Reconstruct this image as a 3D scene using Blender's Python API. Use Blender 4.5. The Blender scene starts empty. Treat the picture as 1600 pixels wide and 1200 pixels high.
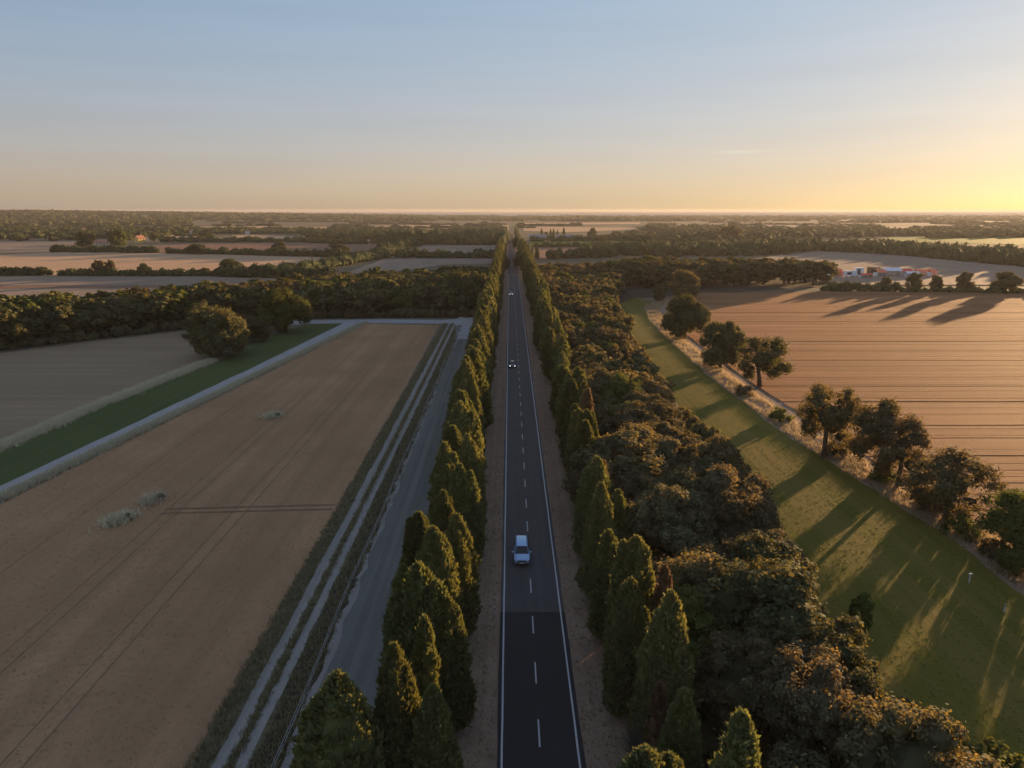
import bpy, bmesh, math, random
import numpy as np
from mathutils import Vector, Matrix

random.seed(11)
rng = np.random.default_rng(11)
scene = bpy.context.scene
COL = scene.collection

# ------------------------------------------------------------------ camera
FPX, YH, VPX, CAMH = 1109.0, 328.0, 796.5, 40.0      # focal length in px of a 1600 px wide frame, horizon row, vanishing column, height
PITCH = math.atan((600 - YH) / FPX)
YAW = math.atan((800 - VPX) / math.hypot(FPX, 600 - YH))
cam_data = bpy.data.cameras.new('camera')
cam = bpy.data.objects.new('camera', cam_data)
COL.objects.link(cam)
cam.location = (0, 0, CAMH)
cam.rotation_euler = (math.pi / 2 - PITCH, 0, -YAW)
cam_data.sensor_width = 36
cam_data.lens = FPX / 1600 * 36
cam_data.clip_start = 0.5
cam_data.clip_end = 120000
scene.camera = cam

# ------------------------------------------------------------------ sky, sun, exposure
SUN_EL, SUN_AZ = math.radians(4.35), math.radians(43.0)   # azimuth clockwise from the road direction (+Y)
world = bpy.data.worlds.new('World')
scene.world = world
world.use_nodes = True
wn, wl = world.node_tree.nodes, world.node_tree.links
wn.clear()
sky = wn.new('ShaderNodeTexSky')
sky.sky_type = 'NISHITA'
sky.sun_disc = False
sky.sun_elevation = SUN_EL
sky.sun_rotation = SUN_AZ
sky.altitude = 0
sky.air_density = 1.4
sky.dust_density = 0.3
sky.ozone_density = 2.0
EXPOSURE = 1.95
# power and colour mix on the sky; a floor lifts its unseen upper part
bg = wn.new('ShaderNodeBackground')
bg.inputs['Strength'].default_value = 0.1
def wmath(op, a, b=None, c=None):
    m = wn.new('ShaderNodeMath'); m.operation = op
    for i, v in enumerate((a, b, c)):
        if v is None: continue
        if isinstance(v, (int, float)): m.inputs[i].default_value = v
        else: wl.new(v, m.inputs[i])
    return m.outputs[0]
wtc = wn.new('ShaderNodeTexCoord'); wmp = wn.new('ShaderNodeMapping'); wmp.inputs['Scale'].default_value = (1.6, 1.6, 26)
wl.new(wtc.outputs['Generated'], wmp.inputs['Vector'])
wno = wn.new('ShaderNodeTexNoise'); wno.inputs['Scale'].default_value = 1.3; wno.inputs['Detail'].default_value = 5; wno.inputs['Roughness'].default_value = .55
wl.new(wmp.outputs[0], wno.inputs['Vector'])
veil = wmath('MULTIPLY_ADD', wno.outputs['Fac'], .14, .93)              # thin veils of high cloud
def wdot(v):
    d = wn.new('ShaderNodeVectorMath'); d.operation = 'DOT_PRODUCT'; d.inputs[1].default_value = v
    wl.new(wtc.outputs['Generated'], d.inputs[0]); return d.outputs['Value']
w_az, w_el = math.radians(17.2), math.radians(4.15)                      # one short high wisp of cloud, right of the road
wu = wdot((math.cos(w_az), -math.sin(w_az), 0)); wv = wdot((-math.sin(w_az) * math.sin(w_el), -math.cos(w_az) * math.sin(w_el), math.cos(w_el)))
wisp = wmath('MULTIPLY', wmath('EXPONENT', wmath('MULTIPLY', wmath('POWER', wmath('ABSOLUTE', wu), 2), -1 / .032 ** 2)),
             wmath('EXPONENT', wmath('MULTIPLY', wmath('POWER', wmath('ABSOLUTE', wv), 2), -1 / .0016 ** 2)))
wisp = wmath('MULTIPLY', wisp, wmath('GREATER_THAN', wdot((math.sin(w_az), math.cos(w_az), 0)), 0))
veil = wmath('MULTIPLY_ADD', wisp, .13, veil)
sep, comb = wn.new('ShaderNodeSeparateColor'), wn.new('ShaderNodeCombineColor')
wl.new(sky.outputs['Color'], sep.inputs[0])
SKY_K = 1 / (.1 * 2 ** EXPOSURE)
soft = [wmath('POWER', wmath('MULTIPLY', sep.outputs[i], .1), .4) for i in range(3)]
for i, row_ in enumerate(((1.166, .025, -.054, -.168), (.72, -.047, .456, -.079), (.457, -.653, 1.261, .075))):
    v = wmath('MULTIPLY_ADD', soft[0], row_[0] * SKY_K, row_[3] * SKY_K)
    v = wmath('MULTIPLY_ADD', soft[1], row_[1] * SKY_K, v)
    v = wmath('MAXIMUM', wmath('MULTIPLY_ADD', soft[2], row_[2] * SKY_K, v), (.21, .27, .27)[i] * SKY_K)  # added floor: brightens and warms the upper sky out of view, as fill light
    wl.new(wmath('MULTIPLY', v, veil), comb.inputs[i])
wo = wn.new('ShaderNodeOutputWorld')
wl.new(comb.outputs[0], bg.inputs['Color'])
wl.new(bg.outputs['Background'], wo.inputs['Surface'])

sun_data = bpy.data.lights.new('sun', 'SUN')
sun_data.energy = 5.0
sun_data.angle = math.radians(0.55)
sun_data.color = (1.0, 0.64, 0.32)
sun = bpy.data.objects.new('sun', sun_data)
COL.objects.link(sun)
SUN_DIR = Vector((math.sin(SUN_AZ) * math.cos(SUN_EL), math.cos(SUN_AZ) * math.cos(SUN_EL), math.sin(SUN_EL)))
sun.rotation_euler = SUN_DIR.to_track_quat('Z', 'Y').to_euler()
sun.location = (200, 200, 60)

scene.view_settings.view_transform = 'Standard'
scene.view_settings.look = 'None'
scene.view_settings.exposure = EXPOSURE
scene.view_settings.gamma = 1.0
scene.view_settings.use_curve_mapping = False
scene.render.engine = 'CYCLES'
cy = scene.cycles
cy.max_bounces = 4
cy.diffuse_bounces = 2
cy.glossy_bounces = 2
cy.transmission_bounces = 2
cy.volume_bounces = 1
cy.use_denoising = True
cy.sample_clamp_indirect = 4

# ------------------------------------------------------------------ helpers
_R = cam.rotation_euler.to_matrix()
_RIGHT, _UP, _FWD = _R @ Vector((1, 0, 0)), _R @ Vector((0, 1, 0)), _R @ Vector((0, 0, -1))

def G(px, py, z=0.0):
    """point of the level z that the photograph shows at pixel (px, py)"""
    d = _FWD + _RIGHT * ((px - 800) / FPX) - _UP * ((py - 600) / FPX)
    t = (z - CAMH) / d.z
    return (d.x * t, d.y * t)

def GL(pts, z=0.0):
    return [G(px, py, z) for px, py in pts]

ONES = ['', 'first', 'second', 'third', 'fourth', 'fifth', 'sixth', 'seventh', 'eighth', 'ninth', 'tenth', 'eleventh', 'twelfth',
        'thirteenth', 'fourteenth', 'fifteenth', 'sixteenth', 'seventeenth', 'eighteenth', 'nineteenth']
TENS = {2: ('twentieth', 'twenty'), 3: ('thirtieth', 'thirty'), 4: ('fortieth', 'forty'), 5: ('fiftieth', 'fifty'),
        6: ('sixtieth', 'sixty'), 7: ('seventieth', 'seventy'), 8: ('eightieth', 'eighty'), 9: ('ninetieth', 'ninety')}
def nth(n):
    if n < 20: return ONES[n]
    t, o = divmod(n, 10)
    return TENS[t][0] if o == 0 else TENS[t][1] + '-' + ONES[o]

def tag(o, label=None, cat=None, group=None, kind=None):
    if label: o['label'] = label
    if cat: o['category'] = cat
    if group: o['group'] = group
    if kind: o['kind'] = kind
    return o

def np_mesh(name, V, F, tint=None, smooth=False):
    """mesh from (N,3) points and a list of (M,k) index arrays"""
    if not isinstance(F, (list, tuple)): F = [F]
    F = [np.asarray(f, dtype=np.int32) for f in F if len(f)]
    me = bpy.data.meshes.new(name)
    me.vertices.add(len(V))
    me.vertices.foreach_set('co', np.asarray(V, dtype=np.float32).ravel())
    nl = sum(f.size for f in F); npoly = sum(len(f) for f in F)
    me.loops.add(nl); me.polygons.add(npoly)
    me.loops.foreach_set('vertex_index', np.concatenate([f.ravel() for f in F]))
    starts, off = [], 0
    for f in F:
        starts.append(off + np.arange(len(f)) * f.shape[1]); off += f.size
    me.polygons.foreach_set('loop_start', np.concatenate(starts).astype(np.int32))
    me.polygons.foreach_set('use_smooth', np.full(npoly, smooth, dtype=bool))
    if tint is not None:
        a = me.attributes.new('tint', 'FLOAT', 'POINT')
        a.data.foreach_set('value', np.asarray(tint, dtype=np.float32))
    me.update(calc_edges=True)
    me.validate()
    return me

def link(name, me, mat=None, parent=None, loc=None, rot=None, scale=None, own=False):
    o = bpy.data.objects.new(name, me)
    COL.objects.link(o)
    if mat is not None:
        if own:                                    # shared mesh, material set on this object alone
            if not me.materials: me.materials.append(mat)
            o.material_slots[0].link = 'OBJECT'
            o.material_slots[0].material = mat
        elif not me.materials:
            me.materials.append(mat)
    if parent: o.parent = parent
    if loc is not None: o.location = loc
    if rot is not None: o.rotation_euler = rot
    if scale is not None: o.scale = scale
    return o

def empty(name, loc=(0, 0, 0), rz=0.0, scale=1.0):
    o = bpy.data.objects.new(name, None)
    COL.objects.link(o)
    o.location = loc
    o.rotation_euler = (0, 0, rz)
    o.scale = (scale,) * 3 if not isinstance(scale, tuple) else scale
    o.empty_display_size = 0.2
    return o

class MB:
    """collects boxes, prisms and tubes for one mesh"""
    def __init__(s): s.v, s.f = [], []
    def add(s, vs, fs):
        b = len(s.v); s.v += [tuple(v) for v in vs]; s.f += [tuple(i + b for i in f) for f in fs]; return s
    def box(s, x0, x1, y0, y1, z0, z1):
        return s.add([(x0, y0, z0), (x1, y0, z0), (x1, y1, z0), (x0, y1, z0), (x0, y0, z1), (x1, y0, z1), (x1, y1, z1), (x0, y1, z1)],
                     [(0, 3, 2, 1), (4, 5, 6, 7), (0, 1, 5, 4), (1, 2, 6, 5), (2, 3, 7, 6), (3, 0, 4, 7)])
    def tube(s, pts, radii, n=7):
        pts = [Vector(p) for p in pts]; rings = []
        for i, p in enumerate(pts):
            d = (pts[min(i + 1, len(pts) - 1)] - pts[max(i - 1, 0)]).normalized()
            a = d.orthogonal().normalized(); b = d.cross(a)
            rings.append([p + (a * math.cos(2 * math.pi * k / n) + b * math.sin(2 * math.pi * k / n)) * radii[i] for k in range(n)])
        vs = [v for r in rings for v in r]; fs = []
        for i in range(len(rings) - 1):
            for k in range(n):
                fs.append((i * n + k, i * n + (k + 1) % n, (i + 1) * n + (k + 1) % n, (i + 1) * n + k))
        fs.append(tuple(range(n))[::-1]); fs.append(tuple((len(rings) - 1) * n + k for k in range(n)))
        return s.add(vs, fs)
    def slab(s, quad, th):
        q = [Vector(p) for p in quad]
        n = (q[1] - q[0]).cross(q[2] - q[0]).normalized() * th
        m = len(q)
        fs = [tuple(range(m))[::-1], tuple(range(m, 2 * m))] + [(i, (i + 1) % m, m + (i + 1) % m, m + i) for i in range(m)]
        return s.add(q + [p + n for p in q], fs)
    def mesh(s, name, smooth=False):
        me = bpy.data.meshes.new(name)
        me.from_pydata(s.v, [], s.f); me.update()
        if smooth: me.polygons.foreach_set('use_smooth', [True] * len(me.polygons))
        return me
    def build(s, name, mat, parent=None, **k):
        return link(name, s.mesh(name), mat, parent, **k)

# ------------------------------------------------------------------ materials
def new_mat(name):
    m = bpy.data.materials.new(name); m.use_nodes = True
    n = m.node_tree.nodes; n.clear()
    out = n.new('ShaderNodeOutputMaterial')
    return m, n, m.node_tree.links, out

def flat_mat(name, col, rough=0.6, metal=0.0, spec=0.5, emit=None, var=0.0):
    m, n, l, out = new_mat(name)
    b = n.new('ShaderNodeBsdfPrincipled')
    b.inputs['Roughness'].default_value = rough
    b.inputs['Metallic'].default_value = metal
    b.inputs['Specular IOR Level'].default_value = spec
    b.inputs['Base Color'].default_value = (*col, 1)
    if var:
        t = n.new('ShaderNodeTexCoord'); no = n.new('ShaderNodeTexNoise'); no.inputs['Scale'].default_value = 3.0
        no.inputs['Detail'].default_value = 6
        l.new(t.outputs['Object'], no.inputs['Vector'])
        r = n.new('ShaderNodeValToRGB')
        r.color_ramp.elements[0].position = 0.3; r.color_ramp.elements[1].position = 0.7
        r.color_ramp.elements[0].color = (*[c * (1 - var) for c in col], 1)
        r.color_ramp.elements[1].color = (*[min(1, c * (1 + var)) for c in col], 1)
        l.new(no.outputs['Fac'], r.inputs['Fac']); l.new(r.outputs['Color'], b.inputs['Base Color'])
    if emit:
        b.inputs['Emission Color'].default_value = (*emit[:3], 1)
        b.inputs['Emission Strength'].default_value = emit[3]
    l.new(b.outputs[0], out.inputs['Surface'])
    return m

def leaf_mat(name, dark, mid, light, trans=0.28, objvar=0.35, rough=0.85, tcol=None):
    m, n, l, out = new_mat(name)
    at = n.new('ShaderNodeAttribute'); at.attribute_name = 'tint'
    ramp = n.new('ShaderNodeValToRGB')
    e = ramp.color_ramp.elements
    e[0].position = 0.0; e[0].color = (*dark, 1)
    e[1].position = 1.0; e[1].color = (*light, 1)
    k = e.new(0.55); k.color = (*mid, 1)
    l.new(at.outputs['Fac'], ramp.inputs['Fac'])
    oi = n.new('ShaderNodeObjectInfo')
    mr = n.new('ShaderNodeMapRange')
    mr.inputs['To Min'].default_value = 1 - objvar; mr.inputs['To Max'].default_value = 1 + objvar
    l.new(oi.outputs['Random'], mr.inputs['Value'])
    mh = n.new('ShaderNodeMath'); mh.operation = 'MULTIPLY_ADD'
    mh.inputs[1].default_value = 7.31; mh.inputs[2].default_value = 0.0
    l.new(oi.outputs['Random'], mh.inputs[0])
    fr = n.new('ShaderNodeMath'); fr.operation = 'FRACT'; l.new(mh.outputs[0], fr.inputs[0])
    mr2 = n.new('ShaderNodeMapRange'); mr2.inputs['To Min'].default_value = 0.493; mr2.inputs['To Max'].default_value = 0.520
    l.new(fr.outputs[0], mr2.inputs['Value'])
    hs = n.new('ShaderNodeHueSaturation')
    l.new(mr.outputs['Result'], hs.inputs['Value']); l.new(mr2.outputs['Result'], hs.inputs['Hue'])
    l.new(ramp.outputs['Color'], hs.inputs['Color'])
    b = n.new('ShaderNodeBsdfPrincipled')
    b.inputs['Roughness'].default_value = rough
    b.inputs['Specular IOR Level'].default_value = 0.06
    l.new(hs.outputs['Color'], b.inputs['Base Color'])
    tr = n.new('ShaderNodeBsdfTranslucent')
    if tcol:
        tm = n.new('ShaderNodeMix'); tm.data_type = 'RGBA'; tm.blend_type = 'MULTIPLY'; tm.inputs[0].default_value = 1
        l.new(hs.outputs['Color'], tm.inputs[6]); tm.inputs[7].default_value = (*tcol, 1)
        l.new(tm.outputs[2], tr.inputs['Color'])
    else:
        l.new(hs.outputs['Color'], tr.inputs['Color'])
    mx = n.new('ShaderNodeMixShader'); mx.inputs[0].default_value = trans
    l.new(b.outputs[0], mx.inputs[1]); l.new(tr.outputs[0], mx.inputs[2]); l.new(mx.outputs[0], out.inputs['Surface'])
    return m

def field_mat(name, ca, cb, cc, row=None, row_mix=0.5, row_scale=0.9, patch=0.02, grain=2.2, bump=0.6, bump_dist=0.3, rough=0.9, band=None, spec=0.02, fleck=.65):
    """soil or crop: large patches, streaks along the rows ('x' or 'y'), fine grain; cc flecks"""
    m, n, l, out = new_mat(name)
    tc = n.new('ShaderNodeTexCoord')
    def noise(scale, detail, vec_scale=None, rough_=0.6):
        no = n.new('ShaderNodeTexNoise'); no.inputs['Scale'].default_value = scale
        no.inputs['Detail'].default_value = detail; no.inputs['Roughness'].default_value = rough_
        if vec_scale:
            mp = n.new('ShaderNodeMapping'); mp.inputs['Scale'].default_value = vec_scale
            l.new(tc.outputs['Object'], mp.inputs['Vector']); l.new(mp.outputs[0], no.inputs['Vector'])
        else:
            l.new(tc.outputs['Object'], no.inputs['Vector'])
        return no.outputs['Fac']
    def mix(fac, a, b):
        mm = n.new('ShaderNodeMix'); mm.data_type = 'RGBA'
        l.new(fac, mm.inputs[0])
        for s, v in ((6, a), (7, b)):
            if isinstance(v, tuple): mm.inputs[s].default_value = (*v, 1)
            else: l.new(v, mm.inputs[s])
        return mm.outputs[2]
    def ramp(fac, lo, hi, v0=0.0, v1=1.0):
        r = n.new('ShaderNodeMapRange'); r.clamp = True
        r.inputs['From Min'].default_value = lo; r.inputs['From Max'].default_value = hi
        r.inputs['To Min'].default_value = v0; r.inputs['To Max'].default_value = v1
        l.new(fac, r.inputs['Value']); return r.outputs['Result']
    base = mix(ramp(noise(patch, 5), 0.35, 0.68), ca, cb)
    if row:
        sc = (0.012, row_scale, 1) if row == 'x' else (row_scale, 0.012, 1)
        rw = noise(1.0, 4, sc)
        base = mix(ramp(rw, 0.42, 0.66, 0, row_mix), base, cc)
    if band:                                   # swaths cut or sown one after another
        bs = (.004, band[0], 1) if row == 'x' else (band[0], .004, 1)
        base = mix(ramp(noise(1.0, 2, bs, .45), 0.47, 0.56, 0, band[1]), base, cc)
    g = noise(grain, 6, None, 0.75)
    base = mix(ramp(g, 0.45, 0.72, 0, fleck), base, cc)
    b = n.new('ShaderNodeBsdfPrincipled'); b.inputs['Roughness'].default_value = rough
    b.inputs['Specular IOR Level'].default_value = spec
    l.new(base, b.inputs['Base Color'])
    bp = n.new('ShaderNodeBump'); bp.inputs['Strength'].default_value = bump; bp.inputs['Distance'].default_value = bump_dist
    if row:
        ad = n.new('ShaderNodeMath'); ad.operation = 'ADD'; l.new(g, ad.inputs[0]); l.new(rw, ad.inputs[1]); l.new(ad.outputs[0], bp.inputs['Height'])
    else:
        l.new(g, bp.inputs['Height'])
    l.new(bp.outputs[0], b.inputs['Normal'])
    l.new(b.outputs[0], out.inputs['Surface'])
    return m

M = {}
M['ground'] = field_mat('dry_ground', (.20, .155, .10), (.13, .115, .07), (.09, .085, .045), None, patch=0.01, grain=0.7)
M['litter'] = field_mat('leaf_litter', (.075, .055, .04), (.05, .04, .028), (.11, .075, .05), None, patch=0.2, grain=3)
M['verge'] = field_mat('verge_dirt', (.36, .245, .165), (.28, .19, .128), (.17, .12, .08), 'y', .45, 1.5, patch=0.35, grain=3.0, bump=.5, bump_dist=.12)
M['brown_crop'] = field_mat('brown_crop', (.47, .275, .14), (.345, .198, .102), (.29, .165, .086), 'y', .5, .45, band=(.16, .35), fleck=.62, patch=0.05, grain=1.5, bump=.6, bump_dist=.15)
M['soil'] = field_mat('tramline_soil', (.30, .195, .12), (.25, .16, .10), (.18, .115, .075), None, patch=0.2, grain=2)
M['stubble_left'] = field_mat('pale_stubble', (.36, .255, .155), (.30, .21, .125), (.235, .165, .10), 'x', .5, .35, band=(.10, .35), patch=0.02, grain=1.6, bump=.5, bump_dist=.2)
M['wheat'] = field_mat('ripe_wheat', (.37, .185, .090), (.32, .157, .075), (.225, .108, .050), 'x', .9, .4, band=(.085, .62), patch=0.02, grain=2.4, bump=.8, bump_dist=.35)
M['wheat_soil'] = field_mat('wheat_track_soil', (.27, .15, .085), (.225, .125, .07), (.17, .095, .055), 'x', .5, .5, patch=.05, grain=1.5, bump=.4, bump_dist=.2)
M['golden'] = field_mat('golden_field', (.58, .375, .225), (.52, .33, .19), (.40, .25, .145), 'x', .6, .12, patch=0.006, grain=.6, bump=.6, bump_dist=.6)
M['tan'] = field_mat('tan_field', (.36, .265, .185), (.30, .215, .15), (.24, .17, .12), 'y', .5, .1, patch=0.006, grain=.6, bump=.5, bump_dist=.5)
M['redsoil'] = field_mat('red_brown_field', (.30, .17, .11), (.25, .145, .095), (.20, .115, .075), 'x', .5, .1, patch=0.008, grain=.6, bump=.4, bump_dist=.4)
M['green_far'] = field_mat('far_green_field', (.075, .14, .018), (.055, .105, .014), (.11, .135, .028), 'x', .4, .1, patch=0.01, grain=.5, bump=.4, bump_dist=.4)
M['meadow'] = field_mat('mown_meadow', (.128, .116, .017), (.094, .092, .013), (.175, .13, .036), 'y', .7, 1.1, band=(.28, .55), patch=0.07, grain=1.8, bump=.35, bump_dist=.12)
M['greenstrip'] = field_mat('green_strip', (.078, .110, .034), (.062, .090, .028), (.12, .11, .05), 'y', .5, .8, patch=0.06, grain=1.5, bump=.6, bump_dist=.15)
M['weedstrip'] = field_mat('weedy_strip', (.17, .140, .085), (.13, .11, .062), (.25, .195, .12), None, patch=0.3, grain=2.4, bump=.8, bump_dist=.2)
M['brownstrip'] = field_mat('dry_brown_strip', (.10, .075, .05), (.075, .065, .04), (.05, .045, .028), 'y', .5, 1.0, patch=0.15, grain=2.5, bump=.7, bump_dist=.18)
M['gravel'] = field_mat('pale_gravel', (.36, .32, .27), (.30, .265, .225), (.22, .19, .155), 'y', .6, 2.2, patch=0.25, grain=5, bump=.3, bump_dist=.06)
M['gravel_path'] = field_mat('white_gravel_path', (.40, .37, .34), (.34, .315, .285), (.26, .235, .20), None, patch=0.25, grain=5, bump=.3, bump_dist=.05)
M['old_lane'] = field_mat('old_lane_surface', (.15, .145, .118), (.12, .118, .098), (.22, .205, .17), 'y', .75, 1.3, patch=0.12, grain=5, bump=.15, bump_dist=.03, rough=.8)
M['asphalt_new'] = field_mat('fresh_asphalt', (.035, .033, .031), (.029, .0275, .026), (.041, .038, .036), 'y', .6, 1.6, spec=.2, patch=0.3, grain=9, bump=.15, bump_dist=.015, rough=.75)
M['asphalt'] = field_mat('worn_asphalt', (.084, .076, .069), (.070, .063, .057), (.105, .094, .085), 'y', .7, 1.6, spec=.2, patch=0.2, grain=9, bump=.15, bump_dist=.015, rough=.75)
M['asphalt_far'] = field_mat('pale_far_asphalt', (.12, .105, .10), (.10, .088, .085), (.15, .125, .115), 'y', .6, 1.2, patch=0.1, grain=4, bump=.15, bump_dist=.02, rough=.8)  # paler asphalt tone for the far stretch
M['paint'] = field_mat('road_paint', (.62, .61, .60), (.52, .51, .50), (.36, .35, .34), None, patch=1.5, grain=8, bump=.1, bump_dist=.01, rough=.6)
M['bark'] = field_mat('bark', (.11, .085, .06), (.07, .055, .04), (.05, .04, .03), None, patch=1.5, grain=6, bump=.8, bump_dist=.05)
M['post_white'] = flat_mat('white_post', (.50, .49, .46), .5, var=.08)
M['post_dark'] = flat_mat('weathered_pole', (.06, .05, .042), .8, var=.2)
M['wire'] = flat_mat('fence_tape', (.50, .49, .46), .5)

M['cypress'] = leaf_mat('cypress_foliage', (.096, .102, .040), (.158, .160, .064), (.265, .24, .098), .26, .22, tcol=(1.1, 1.0, .5))
M['cypress_dead'] = leaf_mat('dead_cypress_foliage', (.13, .075, .045), (.20, .11, .065), (.28, .16, .10), .25, .15)
M['twig_grey'] = leaf_mat('grey_dead_twigs', (.12, .105, .09), (.18, .16, .14), (.24, .21, .18), .1, .1)
OAK = [leaf_mat('dark_oak_leaves', (.054, .062, .029), (.104, .110, .050), (.205, .195, .092), .35, .22, tcol=(1.5, 1.1, .5)),
       leaf_mat('olive_oak_leaves', (.070, .066, .034), (.135, .121, .063), (.25, .215, .118), .38, .22, tcol=(1.5, 1.1, .5)),
       leaf_mat('grey_brown_oak_leaves', (.076, .071, .040), (.140, .127, .070), (.25, .222, .125), .38, .2, tcol=(1.4, 1.0, .5)),
       leaf_mat('green_oak_leaves', (.052, .068, .018), (.100, .120, .034), (.19, .20, .065), .32, .22, tcol=(1.5, 1.2, .5))]
M['far_leaves'] = leaf_mat('far_leaves', (.048, .056, .022), (.080, .084, .034), (.125, .12, .052), .2, .22)
M['bush'] = leaf_mat('bright_bush_leaves', (.05, .075, .015), (.085, .115, .025), (.14, .16, .04), .35, .15)
M['dry_grass'] = leaf_mat('dry_grass', (.26, .18, .11), (.40, .29, .18), (.55, .42, .27), .4, .1)
M['pale_grass'] = leaf_mat('bleached_grass', (.46, .38, .25), (.62, .53, .37), (.78, .69, .50), .45, .1)
M['straw'] = leaf_mat('crop_straw', (.26, .16, .09), (.40, .25, .145), (.52, .35, .21), .3, .05)
M['grass'] = leaf_mat('meadow_grass', (.115, .105, .022), (.165, .145, .032), (.25, .195, .055), .4, .05)
M['weeds'] = leaf_mat('weeds', (.15, .135, .068), (.26, .21, .115), (.44, .34, .21), .3, .05)

# ------------------------------------------------------------------ ground sheets
def densify(pts, step, jit, seed=0, closed=True):
    r = random.Random(seed); out = []
    m = len(pts)
    for i in range(m if closed else m - 1):
        a, b = Vector(pts[i]), Vector(pts[(i + 1) % m])
        n = max(1, int((b - a).length / step))
        nrm = Vector((-(b - a).y, (b - a).x)).normalized() if (b - a).length > 1e-6 else Vector((0, 0))
        for k in range(n):
            p = a.lerp(b, k / n)
            if 0 < k: p = p + nrm * r.uniform(-jit, jit)
            out.append((p.x, p.y))
    if not closed: out.append(tuple(pts[-1]))
    return out

def sheet(name, pts, z, mat, label=None, cat=None, kind='structure', parent=None, jit=0.0, step=4.0, seed=1, group=None, thick=0.0):
    if jit: pts = densify(pts, step, jit, seed)
    bm = bmesh.new()
    vs = [bm.verts.new((x, y, z)) for x, y in pts]
    f = bm.faces.new(vs)
    f.normal_update()
    if f.normal.z < 0: f.normal_flip()
    if thick:
        r = bmesh.ops.extrude_face_region(bm, geom=[f])
        bmesh.ops.translate(bm, verts=[v for v in r['geom'] if isinstance(v, bmesh.types.BMVert)], vec=(0, 0, thick))
    bmesh.ops.triangulate(bm, faces=bm.faces[:])
    me = bpy.data.meshes.new(name); bm.to_mesh(me); bm.free()
    o = link(name, me, mat, parent)
    if parent is None: tag(o, label, cat, group, kind)
    return o

def rect(x0, x1, y0, y1): return [(x0, y0), (x1, y0), (x1, y1), (x0, y1)]

def clip(poly, axis, v, keep_greater):
    out = []
    for i in range(len(poly)):
        a, b = poly[i], poly[(i + 1) % len(poly)]
        ia = (a[axis] >= v) == keep_greater; ib = (b[axis] >= v) == keep_greater
        if ia: out.append(a)
        if ia != ib:
            t = (v - a[axis]) / (b[axis] - a[axis])
            out.append((a[0] + (b[0] - a[0]) * t, a[1] + (b[1] - a[1]) * t))
    return out

def crop_field(name, poly, axis, grooves, h, mat, label, cat='field', z0=0.02, warp=None):
    """standing crop: a raised mass parted by wheel tracks (centre, width) across the given axis"""
    mb = MB()
    cuts = sorted(grooves)
    edges = [-1e5] + [v for c, w in cuts for v in (c - w / 2, c + w / 2)] + [1e5]
    for k in range(0, len(edges), 2):
        p = clip(clip(poly, axis, edges[k], True), axis, edges[k + 1], False)
        if len(p) < 3: continue
        ar = sum(p[i][0] * p[(i + 1) % len(p)][1] - p[(i + 1) % len(p)][0] * p[i][1] for i in range(len(p))) / 2
        if abs(ar) < 0.3: continue
        if ar < 0: p = p[::-1]
        if warp: p = [warp(x, y) for x, y in densify(p, 9, 0)]
        m = len(p)
        mb.add([(x, y, z0) for x, y in p] + [(x, y, h) for x, y in p],
               [tuple(range(m, 2 * m))] + [(i, (i + 1) % m, m + (i + 1) % m, m + i) for i in range(m)])
    o = mb.build(name, mat)
    return tag(o, label, cat, None, 'structure')

# ---- base ground, sea
SEA_Y = 4700.0
sheet('ground', [(-9000, -300), (9000, -300), (9000, SEA_Y + 200), (-9000, SEA_Y + 200)], 0.0, M['ground'], 'dry grassy ground between the fields', 'ground')
msea, sn, sl, so_ = new_mat('sea_water')
sb = sn.new('ShaderNodeBsdfPrincipled')
sb.inputs['Base Color'].default_value = (.20, .24, .27, 1); sb.inputs['Roughness'].default_value = .8; sb.inputs['Specular IOR Level'].default_value = 0
st = sn.new('ShaderNodeTexCoord'); sno = sn.new('ShaderNodeTexNoise'); sno.inputs['Scale'].default_value = .05; sno.inputs['Detail'].default_value = 6
sl.new(st.outputs['Object'], sno.inputs['Vector'])
sbp = sn.new('ShaderNodeBump'); sbp.inputs['Strength'].default_value = .5; sbp.inputs['Distance'].default_value = 2.0
sl.new(sno.outputs['Fac'], sbp.inputs['Height']); sl.new(sbp.outputs[0], sb.inputs['Normal']); sl.new(sb.outputs[0], so_.inputs['Surface'])
sheet('sea', [(-30000, SEA_Y), (30000, SEA_Y), (30000, 14500), (-30000, 14500)], 0.3, msea, 'pale calm sea along the horizon beyond the coastal woods', 'sea')

# ---- near structure: road, verges, lanes
YN = 25.0            # near end of what is built (below the frame)
RC = 2.27            # road centre line
sheet('verge', rect(-9.5, 13.0, YN, 1250), 0.02, M['verge'], 'brown dirt verge strewn with needles along both sides of the road', 'verge', jit=.5, step=6)
road = empty('road', (0, YN, 0)); tag(road, 'long straight two-lane asphalt road with white edge lines', 'road', None, 'structure')
def on_road(name, pts, z, mat, jit=0, step=4, seed=3):
    return sheet(name, [(x, y - YN) for x, y in pts], z, mat, parent=road, jit=jit, step=step, seed=seed)
SEAM = G(830, 957)[1]
a1 = on_road('asphalt_surface', rect(RC - 3.28, RC + 3.32, YN, SEAM), .060, M['asphalt_new'], .05, 3, 5); a1['label'] = 'fresh darker asphalt nearest the camera'
a2 = on_road('asphalt_surface', rect(RC - 3.25, RC + 3.3, SEAM + .002, 462), .056, M['asphalt'], .06, 3, 6)
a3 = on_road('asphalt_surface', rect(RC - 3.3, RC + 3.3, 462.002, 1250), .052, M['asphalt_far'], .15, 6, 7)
for s in (-1, 1):
    xl = RC + s * 2.9
    on_road('edge_line', densify([(xl - .075, YN), (xl - .075, 462)], 3, .012, 8, False) + densify([(xl + .075, 462), (xl + .075, YN)], 3, .012, 9, False), .066, M['paint'])
dash_me = None
y = G(841, 1168)[1] - 7.5
k = 0
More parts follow.
